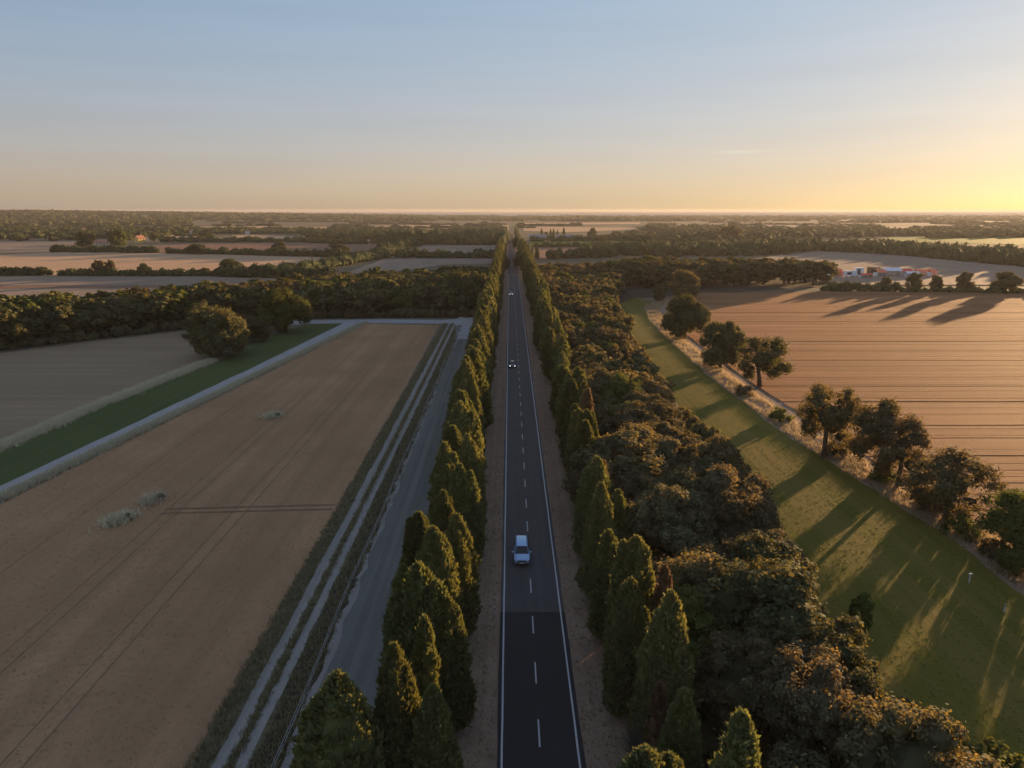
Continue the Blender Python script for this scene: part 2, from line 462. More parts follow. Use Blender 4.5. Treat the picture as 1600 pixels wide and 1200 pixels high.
while y < 455:
    me = MB().add([(-.06, 0, 0), (.06, 0, 0), (.058, 3.0, 0), (-.062, 3.0, 0)], [(0, 1, 2, 3)]) if dash_me is None else None
    if me is not None:
        dash_me = me.mesh('dash')
    link('dash', dash_me, M['paint'], road, loc=(RC, y - YN, .066))
    y += 7.5; k += 1

# pale old lane and rutted track left of the cypresses
LANE_END = G(735, 503)[1]
sheet('old_lane', [(-16.3, YN), (-10.9, YN), (-11.3, 150), (-12.2, 215), (-12.6, LANE_END - 2), (-16.4, LANE_END - 2), (-16.9, 180), (-16.6, 90)], .05, M['old_lane'],
      'pale worn grey lane running beside the cypress row', 'lane', jit=.28, step=2.2)
sheet('lane_shoulder', [(-17.0, YN), (-10.3, YN), (-10.5, 150), (-11.5, LANE_END - 4), (-17.1, LANE_END - 4), (-17.5, 170)], .03, M['gravel'],
      'ragged pale gravel shoulder of the old lane', 'lane shoulder', jit=.4, step=1.8, seed=4)
sheet('brown_strip', rect(-19.3, -16.6, YN, LANE_END - 6), .022, M['brownstrip'], 'strip of dark brown dry grass between track and old lane', 'strip', jit=.3, step=2.5)
sheet('weed_strip', rect(-24.0, -19.0, YN, LANE_END - 8), .016, M['weedstrip'], 'weedy strip along the brown field', 'strip', jit=.3, step=2.5)
sheet('track_rut', densify([(-22.0, YN), (-22.2, 150), (-22.6, LANE_END - 3)], 3, .14, 2, False) + densify([(-21.6, LANE_END - 3), (-21.15, 150), (-21.0, YN)], 3, .14, 3, False), .036, M['gravel'],
      'gravel wheel rut of the farm track, the one beside the brown field', 'track')
sheet('track_rut', densify([(-20.35, YN), (-20.3, 150), (-20.6, LANE_END - 3)], 3, .14, 4, False) + densify([(-19.7, LANE_END - 3), (-19.4, 150), (-19.4, YN)], 3, .14, 5, False), .036, M['gravel'],
      'gravel wheel rut of the farm track, the one beside the dry strip', 'track')
# path along the wood and the diagonal white path
pw = GL([(735, 497), (735, 508), (690, 506), (560, 505), (490, 506), (380, 512), (380, 507), (490, 500), (600, 499), (690, 500)])
sheet('wood_path', pw, .07, M['gravel_path'], 'pale gravel path along the front of the wood', 'path', jit=.2, step=4)
sheet('lane_bend', GL([(712, 500), (748, 470), (756, 470), (738, 505), (732, 530), (712, 530)]), .074, M['gravel_path'], 'pale bend where the old lane meets the path by the wood', 'path', jit=.2, step=3)
dp = GL([(-300, 884), (-140, 823), (0, 760), (200, 666), (400, 572), (540, 503.5), (575, 503), (440, 563), (230, 663), (0, 772), (-140, 836), (-300, 900)])
sheet('diagonal_path', dp, .062, M['gravel_path'], 'straight white gravel path between the green strip and the brown field', 'path', jit=.14, step=4)
gs = GL([(-400, 850), (0, 704), (140, 645), (250, 600), (330, 570), (420, 525), (500, 500), (552, 500), (400, 577), (200, 672), (0, 761), (-300, 884), (-420, 930)])
sheet('green_strip', gs, .03, M['greenstrip'], 'dark green grass strip beside the white path', 'grass strip', jit=.5, step=4)
# brown crop field of the lower left
bf_left = GL([(570, 506), (440, 572), (230, 675), (0, 788), (-140, 853), (-300, 925)])
bf = bf_left[::-1] + [(-24.6, G(690, 507)[1]), (-23.6, 150), (-23.2, 30), (-75, 30)]
bf = [(-75, 30), (-110, 55)] + bf_left[::-1] + [(-25.2, G(690, 508)[1]), (-24.2, 150), (-23.6, 30)]
sheet('field_soil', densify(bf, 5, .2, 5), .012, M['soil'], 'dark bare soil of wheel tracks across the brown field', 'soil')
crop_field('brown_field', densify(bf, 3, .22, 6), 0, [(-36.0, .16), (-37.8, .13), (-45.2, .16), (-47.0, .10), (-57.8, .10)], .04, M['brown_crop'],
           'large field of brown dry crop left of the farm track', 'field', .014)
# left stubble field behind the green strip
sf = GL([(-500, 880), (-400, 848), (0, 700), (140, 641), (250, 596), (330, 566), (330, 520), (300, 516), (150, 533), (0, 552), (-300, 600), (-600, 680)])
sheet('stubble_field', sf, .034, M['stubble_left'], 'pale mown stubble field between the green strip and the wood', 'field', jit=.4, step=4)

# right: wood floor, meadow, wheat
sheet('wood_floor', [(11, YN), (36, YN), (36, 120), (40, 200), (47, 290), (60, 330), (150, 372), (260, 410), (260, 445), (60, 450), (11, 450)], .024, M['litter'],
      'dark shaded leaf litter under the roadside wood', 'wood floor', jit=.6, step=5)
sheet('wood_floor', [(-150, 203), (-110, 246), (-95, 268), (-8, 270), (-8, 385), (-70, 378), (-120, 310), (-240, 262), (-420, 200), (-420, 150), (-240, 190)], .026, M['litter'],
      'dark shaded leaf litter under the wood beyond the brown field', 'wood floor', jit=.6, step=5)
MEL = [(25.5, YN), (27.5, 55), (30.5, 80), (32.5, 120), (34.5, 180), (37, 240), (42, 300), (60, 334)]
MER = [(64, 318), (57, 300), (52, 262), (50, 215), (49.3, 170), (50.5, 125), (53, 100), (55, 85), (55.3, 65), (55, YN)]
sheet('meadow', MEL + MER, .028, M['meadow'], 'mown green meadow strip between the wood and the tree line', 'meadow', jit=.5, step=4)
sheet('meadow_edge', [(x - .6, y) for x, y in MEL[:-1]] + [(x + (2.6 if y < 90 else 1.4), y) for x, y in MEL[:-1]][::-1], .031, M['verge'], 'bare brown strip between the wood and the meadow grass', 'edge strip', jit=.8, step=2.5, seed=14)
sheet('dry_margin', [(53.6, YN + 10), (54, 60), (53.6, 85), (51.4, 100), (49, 125), (47.8, 170), (48.5, 215), (50.5, 262), (55, 300), (70, 330), (76, 322), (64, 290), (61, 250), (60, 170), (62, 100), (66, YN + 10)], .026, M['verge'],
      'dry bare margin under the line of field trees', 'margin', jit=.5, step=4)
wfar = GL([(1088, 458), (1300, 456), (1500, 457), (1700, 460), (2200, 470)])
wf = [(62, 30), (60.5, 70), (59.5, 110), (57.5, 165), (58, 230), (61, 275), (72, 315)] + wfar + [(700, 300), (520, 30)]
WROWS = [(G(1400, yy)[1], w) for yy, w in ((474, .5), (489, .7), (503, .6), (534, .9), (549, .35), (564, .6), (590, .35), (603, .35), (629, .8), (649, .3), (665, .6), (686, .35), (715, .7), (735, .3), (757, .5), (800, .5), (850, .5), (910, .5))]
wr = random.Random(31); yy_ = 34.0
while yy_ < 372:
    yy_ += wr.uniform(1.6, 5.5) * (1 + yy_ / 260)
    if min(abs(yy_ - c) for c, _ in WROWS) > 1.3: WROWS.append((yy_, wr.choice((.09, .12, .16, .24)) * (1 + yy_ / 300)))
sheet('field_soil', wf, .014, M['wheat_soil'], 'trampled pale soil of wheel tracks across the wheat', 'soil')
crop_field('wheat_field', densify(wf, 4, .3, 8), 1, WROWS, .15, M['wheat'], 'sunlit ripe wheat field behind the line of field trees', 'field', warp=lambda x, y: (x, y + .28 * math.sin(x * .031 + y * .5) + .16 * math.sin(x * .083 + y * .23) + .08 * math.sin(x * .21 + y)))

# far fields
ZF = .05
def far_field(pts, mat, label, z=None, jit=1.2):
    global ZF
    ZF += .012
    return sheet('field', GL(pts), z or ZF, M[mat], label, 'field', jit=jit, step=14, seed=int(ZF * 1000))
far_field([(-150, 402), (0, 398), (120, 393), (330, 397), (510, 403), (516, 409), (440, 424), (300, 428), (95, 430), (-150, 432)], 'golden', 'golden sunlit field between two hedges left of the avenue')
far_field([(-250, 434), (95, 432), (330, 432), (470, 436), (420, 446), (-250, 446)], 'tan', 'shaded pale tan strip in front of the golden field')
far_field([(-250, 447.2), (110, 446.8), (330, 446.6), (330, 449), (110, 450), (-250, 451)], 'redsoil', 'thin red-brown strip behind the wood on the left')
far_field([(-250, 452), (110, 451), (300, 450), (260, 470), (-250, 492)], 'tan', 'small tan field just behind the wood on the left')
far_field([(240, 384), (330, 380), (590, 381), (592, 392), (440, 397), (250, 395)], 'redsoil', 'red-brown ploughed field behind the golden field')
far_field([(-150, 378), (120, 377), (125, 385), (80, 393), (-150, 397)], 'tan', 'pale tan field beyond the golden field at the picture edge')
far_field([(190, 366.5), (315, 366), (318, 373.5), (195, 374)], 'golden', 'small pinkish field beside the farm with the yellow gable')
far_field([(362, 367), (480, 369), (480, 376), (400, 376), (365, 374)], 'golden', 'small bright field between far hedges')
far_field([(515, 375), (580, 375), (572, 380), (515, 380.5)], 'golden', 'tiny bright field patch behind the red-brown field')
far_field([(220, 356), (400, 353), (480, 355), (470, 359), (220, 358.5)], 'golden', 'thin golden strip before the far forest on the left')
far_field([(475, 355), (640, 352), (795, 352), (795, 360), (560, 363.5), (475, 359)], 'golden', 'long golden field before the far forest left of the avenue')
far_field([(640, 384), (782, 383), (782, 395.5), (700, 397), (636, 392)], 'tan', 'pale rectangular field beside the avenue behind two hedges')
far_field([(530, 431), (600, 405), (779, 404), (775, 412), (690, 414), (600, 430)], 'tan', 'grey-tan field directly behind the wood left of the avenue')
far_field([(-50, 362), (52, 361), (50, 366), (-50, 369)], 'green_far', 'yellow-green far field at the picture edge')
far_field([(830, 387.5), (990, 386), (1060, 385), (1000, 396), (880, 404), (835, 404)], 'redsoil', 'pinkish bare field right of the avenue behind the wood')
far_field([(828, 377.5), (1150, 377), (1150, 383), (828, 385)], 'green_far', 'narrow green field behind a hedge right of the avenue')
far_field([(818, 354), (900, 355), (1005, 356), (1005, 359), (880, 363), (818, 361)], 'golden', 'bright golden field behind the cottage garden')
far_field([(1380, 354), (1458, 355), (1450, 358.5), (1385, 358.5)], 'tan', 'small bright field in the haze below the sun')
far_field([(1440, 350), (1750, 351), (1750, 359), (1600, 357.5), (1460, 353.5)], 'tan', 'bright strip in the haze at the picture edge below the sun')
far_field([(1120, 352), (1330, 350), (1330, 354), (1200, 357), (1120, 356)], 'tan', 'thin pale strip before the far woods on the right')
far_field([(1010, 352), (1125, 350.5), (1128, 353), (1012, 355.5)], 'tan', 'pale strip before the far woods beyond the cottage')
far_field([(1150, 358), (1380, 357.5), (1380, 361.5), (1240, 363), (1150, 361.5)], 'tan', 'pale hazy field among the far tree belts on the right')
far_field([(820, 348.5), (1000, 347.5), (1000, 350), (820, 351.5)], 'golden', 'thin bright strip before the coastal forest right of the avenue')
far_field([(1386, 370), (1750, 370), (1750, 388), (1450, 379), (1390, 376.5)], 'green_far', 'glowing green field behind the hazy wood on the right')
far_field([(1135, 412), (1200, 402), (1280, 393), (1340, 396), (1420, 401), (1500, 409), (1600, 418), (1800, 432), (1800, 446), (1300, 446), (1285, 425), (1250, 413)], 'tan', 'wide pale field behind the tents', jit=.8)

# low wooded rise on the far left
def hill_z(x, y):
    a = x / max(y, 1.0)
    amp = 29.0 * min(1.0, max(0.0, (-a - .10) / .55)) ** .8 if a < -.10 else 0.0
    t = min(1.0, max(0.0, (math.hypot(x, y) - 2400) / 1700))
    return amp * t * t * (3 - 2 * t)
hv, hf = [], []
NX, NY = 46, 16
for j in range(NY):
    for i in range(NX):
        a = -1.15 + 1.12 * i / (NX - 1); yv = 1900 + (SEA_Y - 1900) * j / (NY - 1)
        hv.append((a * yv, yv, hill_z(a * yv, yv) - .4))
for j in range(NY - 1):
    for i in range(NX - 1):
        hf.append((j * NX + i, j * NX + i + 1, (j + 1) * NX + i + 1, (j + 1) * NX + i))
hm = bpy.data.meshes.new('hills'); hm.from_pydata(hv, [], hf); hm.update()
tag(link('hills', hm, M['ground']), 'low wooded rise on the far left skyline', 'hill', None, 'structure')

# ------------------------------------------------------------------ foliage generators
def unit(v): return v / (np.linalg.norm(v, axis=1, keepdims=True) + 1e-9)

def ico(sub):
    bm = bmesh.new(); bmesh.ops.create_icosphere(bm, subdivisions=sub, radius=1)
    V = np.array([v.co[:] for v in bm.verts]); F = np.array([[v.index for v in f.verts] for f in bm.faces]); bm.free()
    return V, F
ICO1, ICO2 = ico(1), ico(2)

def quads(P, N, size, r, aspect=1.0, axis=None):
    """rhombic leaf faces at P, facing N"""
    n = len(P)
    T = r.normal(size=(n, 3)) if axis is None else axis + .35 * r.normal(size=(n, 3))
    T = unit(T - N * np.sum(T * N, 1, keepdims=True)); B = np.cross(N, T)
    s = size[:, None]
    V = np.stack([P - T * s, P + B * s * aspect * .62, P + T * s, P - B * s * aspect * .62], 1).reshape(-1, 3)
    F = np.arange(4 * n).reshape(n, 4)
    return V, F

def merge(parts):
    """parts: (V, F, tint) -> arrays grouped by face size"""
    Vs, Ts, F3, F4, off = [], [], [], [], 0
    for V, F, t in parts:
        Vs.append(V); Ts.append(np.broadcast_to(t, (len(V),)) if np.ndim(t) == 0 else t)
        (F3 if F.shape[1] == 3 else F4).append(F + off); off += len(V)
    Fl = []
    if F3: Fl.append(np.concatenate(F3))
    if F4: Fl.append(np.concatenate(F4))
    return np.concatenate(Vs), Fl, np.concatenate(Ts)

def oak_crown(seed, R, H, zc, lobes=26, subs=11, per=32, leaf=.20, flat=1.0, open_=0.0, core=True, low=-.45):
    r = np.random.default_rng(seed)
    D = unit(r.normal(size=(lobes * 3, 3))); D = D[D[:, 2] > low][:lobes]
    lobes = len(D)
    rad = r.uniform(.66, .88, lobes)[:, None] * np.array([[R, R, H / 2]])
    C = D * rad * np.array([[1, 1, flat]]) + np.array([[0, 0, zc]])
    C += r.normal(size=C.shape) * R * .05
    lr = r.uniform(.24, .40, lobes) * R
    parts = []
    if core:
        for c, q in zip(C, lr):
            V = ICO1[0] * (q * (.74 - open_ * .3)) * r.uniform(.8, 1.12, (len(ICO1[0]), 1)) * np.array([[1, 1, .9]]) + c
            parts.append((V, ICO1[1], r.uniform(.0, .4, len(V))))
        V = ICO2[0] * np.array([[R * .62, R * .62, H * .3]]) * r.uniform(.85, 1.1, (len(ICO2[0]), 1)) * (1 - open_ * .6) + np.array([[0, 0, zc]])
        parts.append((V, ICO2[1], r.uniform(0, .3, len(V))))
    P, N, T = [], [], []
    for c, q, d in zip(C, lr, D):
        S = unit(r.normal(size=(subs, 3)) + d * .75 + np.array([[0, 0, .25]]))
        for s in S:
            sc = c + s * q * r.uniform(.80, 1.06)
            k = max(4, int(per * r.uniform(.6, 1.4)))
            off = r.normal(size=(k, 3)) * q * .17 * (1 + open_)
            P.append(sc + off); N.append(unit(s * .9 + unit(off) * .9 + r.normal(size=(k, 3)) * .5))
            T.append(np.clip(r.normal(.45, .15, k) + r.uniform(-.25, .25), 0, 1))
    P, N, T = np.concatenate(P), np.concatenate(N), np.concatenate(T)
    V, F = quads(P, N, leaf * r.uniform(.65, 1.35, len(P)), r)
    parts.append((V, F, np.repeat(T, 4)))
    V, F, t = merge(parts)
    return np_mesh('oak_crown', V, F, t)

def oak_trunk(seed, R, zc, H, r0=.28, limbs=6, lean=.05):
    r = random.Random(seed); mb = MB()
    fork = max(.8, (zc - H / 2) * 1.0 + .4)
    a = (0, 0, -.15); b = (r.uniform(-lean, lean) * fork, r.uniform(-lean, lean) * fork, fork)
    mb.tube([a, (b[0] * .4, b[1] * .4, fork * .5), b], [r0 * 1.35, r0, r0 * .85], 8)
    for k in range(limbs):
        th = 2 * math.pi * (k + r.random() * .6) / limbs
        e = (b[0] + math.cos(th) * R * r.uniform(.45, .75), b[1] + math.sin(th) * R * r.uniform(.45, .75), zc + r.uniform(-.15, .35) * H)
        m = (b[0] + (e[0] - b[0]) * .4, b[1] + (e[1] - b[1]) * .4, fork + (e[2] - fork) * .55)
        mb.tube([(b[0], b[1], fork - .15), m, e], [r0 * .55, r0 * .36, r0 * .1], 5)
    return mb.mesh('oak_trunk', True)

def cypress_crown(seed, H, R, stems=5, tufts=3000, length=.36, dead=False):
    r = np.random.default_rng(seed)
    S = [(0.0, 0.0, H, R * .78)]
    for k in range(stems - 1):
        a = r.uniform(0, 2 * math.pi); d = R * r.uniform(.25, .55)
        S.append((math.cos(a) * d, math.sin(a) * d, H * r.uniform(.60, .97), R * r.uniform(.38, .6)))
    z0 = .5
    ph = r.uniform(0, 6.28, (len(S), 4))
    pw = r.uniform(2.1, 3.3)
    def prof(t): return np.minimum(1, .42 + t / .16) * np.maximum(0, 1 - t ** pw) ** .78
    def bumps(i, th, t, h):
        return 1 + .10 * np.sin(3 * th + ph[i, 0] + t * 5) + .09 * np.sin(5 * th + ph[i, 1] - t * h * .9) + .07 * np.sin(t * h * 2.3 + ph[i, 2] + 2 * th)
    parts = []
    for i, (x, y, h, q) in enumerate(S):
        nt, nr = 12, 14
        tt = np.linspace(0, .985, nr); th = np.arange(nt) * 2 * math.pi / nt
        TH, TT = np.meshgrid(th, tt)
        rr = q * prof(TT) * bumps(i, TH, TT, h) * .86
        V = np.stack([x + rr * np.cos(TH), y + rr * np.sin(TH), z0 + TT * (h - z0)], -1).reshape(-1, 3)
        V = np.concatenate([V, [[x, y, h]]])
        F4 = np.array([[j * nt + k, j * nt + (k + 1) % nt, (j + 1) * nt + (k + 1) % nt, (j + 1) * nt + k] for j in range(nr - 1) for k in range(nt)])
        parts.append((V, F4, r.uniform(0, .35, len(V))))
    w = np.array([h * q for _, _, h, q in S]); w /= w.sum()
    idx = r.choice(len(S), tufts, p=w)
    # tufts gather in knobs that stand out unevenly from the stem
    nk = max(40, tufts // 14)
    kt = r.uniform(0, 1, nk) ** .92 * .995; kth = r.uniform(0, 2 * math.pi, nk); ko = r.uniform(.89, 1.10, nk); kv = r.uniform(0, 1, nk)
    kk = r.integers(0, nk, tufts)
    t = np.clip(kt[kk] + r.normal(size=tufts) * .22 / H, 0, .995); th = kth[kk] + r.normal(size=tufts) * .24 / R
    A = np.array(S)[idx]
    bp = np.zeros(tufts)
    for i in range(len(S)):
        m = idx == i; bp[m] = bumps(i, th[m], t[m], S[i][2])
    rr = A[:, 3] * prof(t) * bp * ko[kk] * r.uniform(.9, 1.03, tufts)
    P = np.stack([A[:, 0] + rr * np.cos(th), A[:, 1] + rr * np.sin(th), z0 + t * (A[:, 2] - z0)], -1)
    keep = np.ones(tufts, bool)
    for i, (x, y, h, q) in enumerate(S):
        tz = np.clip((P[:, 2] - z0) / (h - z0), 0, 1)
        inside = (np.hypot(P[:, 0] - x, P[:, 1] - y) < q * prof(tz) * .74) & (P[:, 2] < h) & (idx != i)
        keep &= ~inside
    P, th, t, kv = P[keep], th[keep], t[keep], kv[kk][keep]
    n = len(P)
    # clusters: nearby tufts share a tint, so the foliage reads in clumps
    hsh = kv
    O = np.stack([np.cos(th), np.sin(th), np.zeros(n)], -1)
    ax = unit(O * .42 + np.array([[0, 0, 1.0]]) + r.normal(size=(n, 3)) * .24)
    for k in range(3):
        N = unit(O * .8 + r.normal(size=(n, 3)) * .7); N = unit(N - ax * np.sum(N * ax, 1, keepdims=True))
        sz = length * r.uniform(.6, 1.3, n)
        V, F = quads(P + ax * sz[:, None] * .35 + r.normal(size=(n, 3)) * .06, N, sz, r, .62, ax * 3)
        parts.append((V, F, np.repeat(np.clip(r.normal(.30, .15, n) + hsh * .4, 0, 1), 4)))
    V, F, tt = merge(parts)
    return np_mesh('cypress_crown', V, F, tt)

def straight_trunk(h, r0):
    return MB().tube([(0, 0, -.15), (.02, 0, h * .3), (0, .03, h)], [r0 * 1.3, r0, r0 * .35], 8).mesh('cypress_trunk', True)

def tree(name, label, group, cat, trunk, crown, leafmat, x, y, rz, sc, z=0.0):
    o = empty(name, (x, y, z), rz, sc)
    tag(o, label, cat, group)
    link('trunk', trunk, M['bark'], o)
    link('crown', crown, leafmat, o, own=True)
    return o

def lumps(pts, r, nq=40, leaf=.5, shape=1.0):
    """many small tree crowns in one mesh; pts rows: x, y, z, radius, height"""
    parts = []
    for x, y, z, R, H in pts:
        n1 = 1 + int(r.integers(1, 4))
        for k in range(n1):
            a = r.uniform(0, 6.28); d = 0 if k == 0 else R * .55
            q = R * (.8 if k == 0 else r.uniform(.45, .65)); hh = H * (1 if k == 0 else r.uniform(.55, .85))
            V = ICO1[0] * np.array([[q, q, hh * .5]]) * r.uniform(.78, 1.15, (len(ICO1[0]), 1)) + np.array([[x + math.cos(a) * d, y + math.sin(a) * d, z + hh * .5]])
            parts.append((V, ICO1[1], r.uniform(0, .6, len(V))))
        if nq:
            D = unit(r.normal(size=(nq, 3))); D[:, 2] = np.abs(D[:, 2]) * 1.1 - .15
            P = D * np.array([[R * .95, R * .95, H * .55]]) * r.uniform(.8, 1.1, (nq, 1)) + np.array([[x, y, z + H * .5]])
            V, F = quads(P, unit(D + r.normal(size=(nq, 3)) * .5), leaf * r.uniform(.6, 1.5, nq), r)
            parts.append((V, F, np.repeat(np.clip(r.normal(.5, .22, nq), 0, 1), 4)))
    return merge(parts)

def tufts(P, r, h, w, blades=6, spread=.5, h_var=.4):
    """grass tufts: upright narrow triangles"""
    n = len(P)
    parts = []
    for k in range(blades):
        a = r.uniform(0, 6.28, n); o = r.normal(size=(n, 2)) * spread * h * .35
        hh = h * r.uniform(1 - h_var, 1 + h_var, n)
        B = P + np.stack([o[:, 0], o[:, 1], np.zeros(n)], -1)
        s = np.stack([np.cos(a), np.sin(a), np.zeros(n)], -1) * w
        tip = B + np.stack([r.normal(size=n) * spread * h * .5, r.normal(size=n) * spread * h * .5, hh], -1)
        V = np.stack([B - s, B + s, tip], 1).reshape(-1, 3)
        parts.append((V, np.arange(3 * n).reshape(n, 3), np.repeat(np.clip(r.normal(.5, .22, n), 0, 1), 3)))
    return merge(parts)

def inside(poly, x, y):
    c = np.zeros(len(x), bool)
    for i in range(len(poly)):
        x0, y0 = poly[i]; x1, y1 = poly[(i + 1) % len(poly)]
        m = ((y0 > y) != (y1 > y)) & (x < (x1 - x0) * (y - y0) / (y1 - y0 + 1e-12) + x0)
        c ^= m
    return c

def scatter(poly, n, r, ymax=1e9, near_bias=0.0):
    p = np.array(poly); lo, hi = p.min(0), np.minimum(p.max(0), [1e9, ymax])
    X, Y = [], []
    while sum(map(len, X)) < n:
        x = r.uniform(lo[0], hi[0], n); u = r.uniform(0, 1, n)
        y = lo[1] + (hi[1] - lo[1]) * u ** (1 + near_bias)
        k = inside(poly, x, y); X.append(x[k]); Y.append(y[k])
    return np.concatenate(X)[:n], np.concatenate(Y)[:n]

def stuff(name, arrays, mat, label, cat):
    V, F, t = arrays
    return tag(link(name, np_mesh(name, V, F, t), mat), label, cat, None, 'stuff')

# ------------------------------------------------------------------ cypress avenue
CYP_NEAR = [(cypress_crown(s, 13, R_, st, 9500, .20), 13, R_) for s, R_, st in ((1, 2.5, 5), (2, 2.2, 4), (3, 2.7, 7), (4, 1.9, 3), (5, 2.4, 6), (6, 2.1, 5))]
CYP_SLIM = [(cypress_crown(21, 13, 1.15, 2, 4000, .19), 13, 1.15), (cypress_crown(22, 13, 1.45, 3, 5000, .19), 13, 1.45)]
CYP_MID = [(cypress_crown(s, 13, R_, st, 2600, .36), 13, R_) for s, R_, st in ((31, 2.4, 4), (32, 2.1, 3), (33, 2.6, 5), (34, 1.8, 2))]
CTR = straight_trunk(9, .26)
# (x, y, height, radius, kind)
left_near = [(-9.9, 37.2, 13.0, 2.7, 2), (-6.9, 40.0, 13.0, 2.1, 0), (-4.3, 38.2, 11.2, 1.9, 1), (-5.35, 43.2, 13.0, 1.1, 's0'), (-6.5, 49.5, 13.6, 2.55, 4), (-4.2, 48.0, 11.6, 1.8, 3),
             (-8.7, 55.5, 10.3, 1.8, 1), (-6.2, 57.4, 13.0, 2.3, 2), (-4.4, 61.0, 12.5, 1.9, 5), (-8.4, 64.5, 11.2, 1.9, 3), (-6.4, 69.0, 11.6, 1.9, 0), (-5.0, 73.5, 12.8, 1.9, 4),
             (-7.0, 77.5, 14.0, 2.4, 0), (-4.7, 83.0, 13.2, 1.9, 5), (-6.9, 88.5, 12.6, 2.1, 3)]
right_near = [(7.6, 34.5, 9.9, 2.5, 5), (12.6, 33.6, 13.2, 1.7, 's1'), (11.2, 40.3, 9.4, 1.6, 1), (11.4, 46.0, 13.2, 2.35, 0), (9.3, 50.4, 11.8, 2.0, 4), (10.4, 54.4, 13.4, 2.2, 3),
              (8.9, 60.2, 11.4, 1.6, 's1'), (9.0, 66.8, 13.2, 2.0, 1), (11.5, 71.6, 10.6, 1.6, 3), (9.8, 77.0, 12.4, 2.0, 5)]
rr = random.Random(5)
def row(start, x0, n_total, y_step, hs=1.0, tight=False):
    out = []; y = start
    while len(out) < n_total:
        if tight and y < 420:
            out.append((x0 + rr.uniform(-1.0, 1.0), y, rr.uniform(12.2, 15.4) if y < 190 else rr.uniform(14, 17), rr.uniform(2.0, 2.6), rr.randrange(6)))
            y += y_step * rr.uniform(.82, 1.12); continue
        out.append((x0 + rr.uniform(-1.5, 1.5), y, (rr.uniform(10.6, 14.4) if y < 190 else rr.uniform(13.6, 16.6)) * hs, rr.uniform(1.6, 2.5) if y < 330 else rr.uniform(2.0, 2.8), rr.randrange(6)))
        y += y_step * rr.uniform(.65, 1.3)
    return out
NROW = 145
left_row = left_near + row(93, -6.5, NROW - len(left_near), 4.3, 1.0, True)
right_row = right_near + row(82, 11.2, NROW - len(right_near), 4.6, .9)
LOOK = {(-1, 0): 'broad many-tipped cypress whose top rises at the bottom edge, beside the old lane',
        (-1, 3): 'slender spire-like cypress in front of the tallest big cypress on the old-lane side',
        (-1, 4): 'large billowing cypress at the old-lane side behind the slender spire',
        (1, 0): 'rounded bright green cypress top at the bottom edge right beside the road',
        (1, 1): 'leaning narrow cypress at the bottom edge beside the wood',
        (1, 3): 'tapered pale-tipped cypress standing behind the small red-brown dead tree'}
for side, rows, nm in ((-1, left_row, 'old lane'), (1, right_row, 'roadside wood')):
    order = {id(q): k + 1 for k, q in enumerate(sorted(rows, key=lambda q: math.hypot(q[0], q[1])))}
    for i, (x, y, h, R_, k) in enumerate(rows):
        if y < 120:
            if isinstance(k, str): cm, ch, cr = CYP_SLIM[int(k[1])]
            else: cm, ch, cr = CYP_NEAR[k]
        else:
            cm, ch, cr = CYP_MID[i % 4]
        if (side, i) in LOOK: lab = LOOK[(side, i)]
        elif i < 70: lab = f'dark green cypress, {nth(order[id(rows[i])])} from the camera in the row on the {nm} side'
        else: lab = f'distant dark cypress in the merged far stretch of the row on the {nm} side'
        R_ *= 1.2; x += -.5 if side < 0 else .2
        tree('cypress_tree', lab, 'cypresses lining the road', 'cypress', CTR, cm, M['cypress'], x, y, rr.uniform(0, 6.28), (R_ / cr, R_ / cr, h / ch))
yend = min(left_row[-1][1], right_row[-1][1])
fp = []
for s, x0 in ((-1, -6.3), (1, 10.2)):
    y = (left_row if s < 0 else right_row)[-1][1] + 4
    while y < 1240:
        fp.append((x0 + rr.uniform(-1.4, 1.4), y, .3, rr.uniform(1.7, 2.6), rr.uniform(11, 14.2))); y += rr.uniform(3.2, 5.2)
def spindles(pts, r):
    parts = []
    for x, y, z, R, H in pts:
        V = ICO2[0].copy(); t = (V[:, 2] + 1) / 2
        s = np.maximum(.05, 1 - t ** 2.2) ** .6 * np.minimum(1, .5 + 2 * t)
        rad = np.hypot(V[:, 0], V[:, 1]) + 1e-6
        V[:, 0] *= s / rad * R * np.minimum(1, rad * 3); V[:, 1] *= s / rad * R * np.minimum(1, rad * 3)
        V[:, :2] *= r.uniform(.8, 1.15, (len(V), 1)); V[:, 2] = t * H
        parts.append((V + np.array([[x, y, z]]), ICO2[1], r.uniform(0, .7, len(V))))
    return merge(parts)
stuff('far_cypress_rows', spindles(fp, rng), M['cypress'], 'farthest merged stretch of the cypress avenue where single trees no longer show', 'cypresses')

# dead trees in the right row
DEADC = cypress_crown(41, 9, 1.0, 2, 1300, .30)
tree('dead_cypress', 'small red-brown dead cypress at the roadside beside a grey dead bush', None, 'dead tree', straight_trunk(7, .16), DEADC, M['cypress_dead'], 10.3, 42.2, .5, (.95, .95, .93))
DEADC2 = cypress_crown(42, 12, 1.1, 2, 1300, .30)
tree('dead_cypress', 'rusty dying cypress top leaning out of the right row in front of the wood', None, 'dead tree', straight_trunk(8, .16), DEADC2, M['cypress_dead'], 12.6, 52.6, 1.5, (.9, .9, .98))
tree('dead_cypress', 'greyish brown half-dead cypress farther up the right row near the dark car', None, 'dead tree', straight_trunk(8, .16), DEADC2, M['cypress_dead'], 12.2, 108.0, 2.5, (1.3, 1.3, 1.05))
tree('dead_cypress', 'slim rust-tipped dying cypress behind the first upright cypress pair', None, 'dead tree', straight_trunk(7, .16), DEADC, M['cypress_dead'], 11.2, 80.0, 3.5, (.9, .9, 1.2))
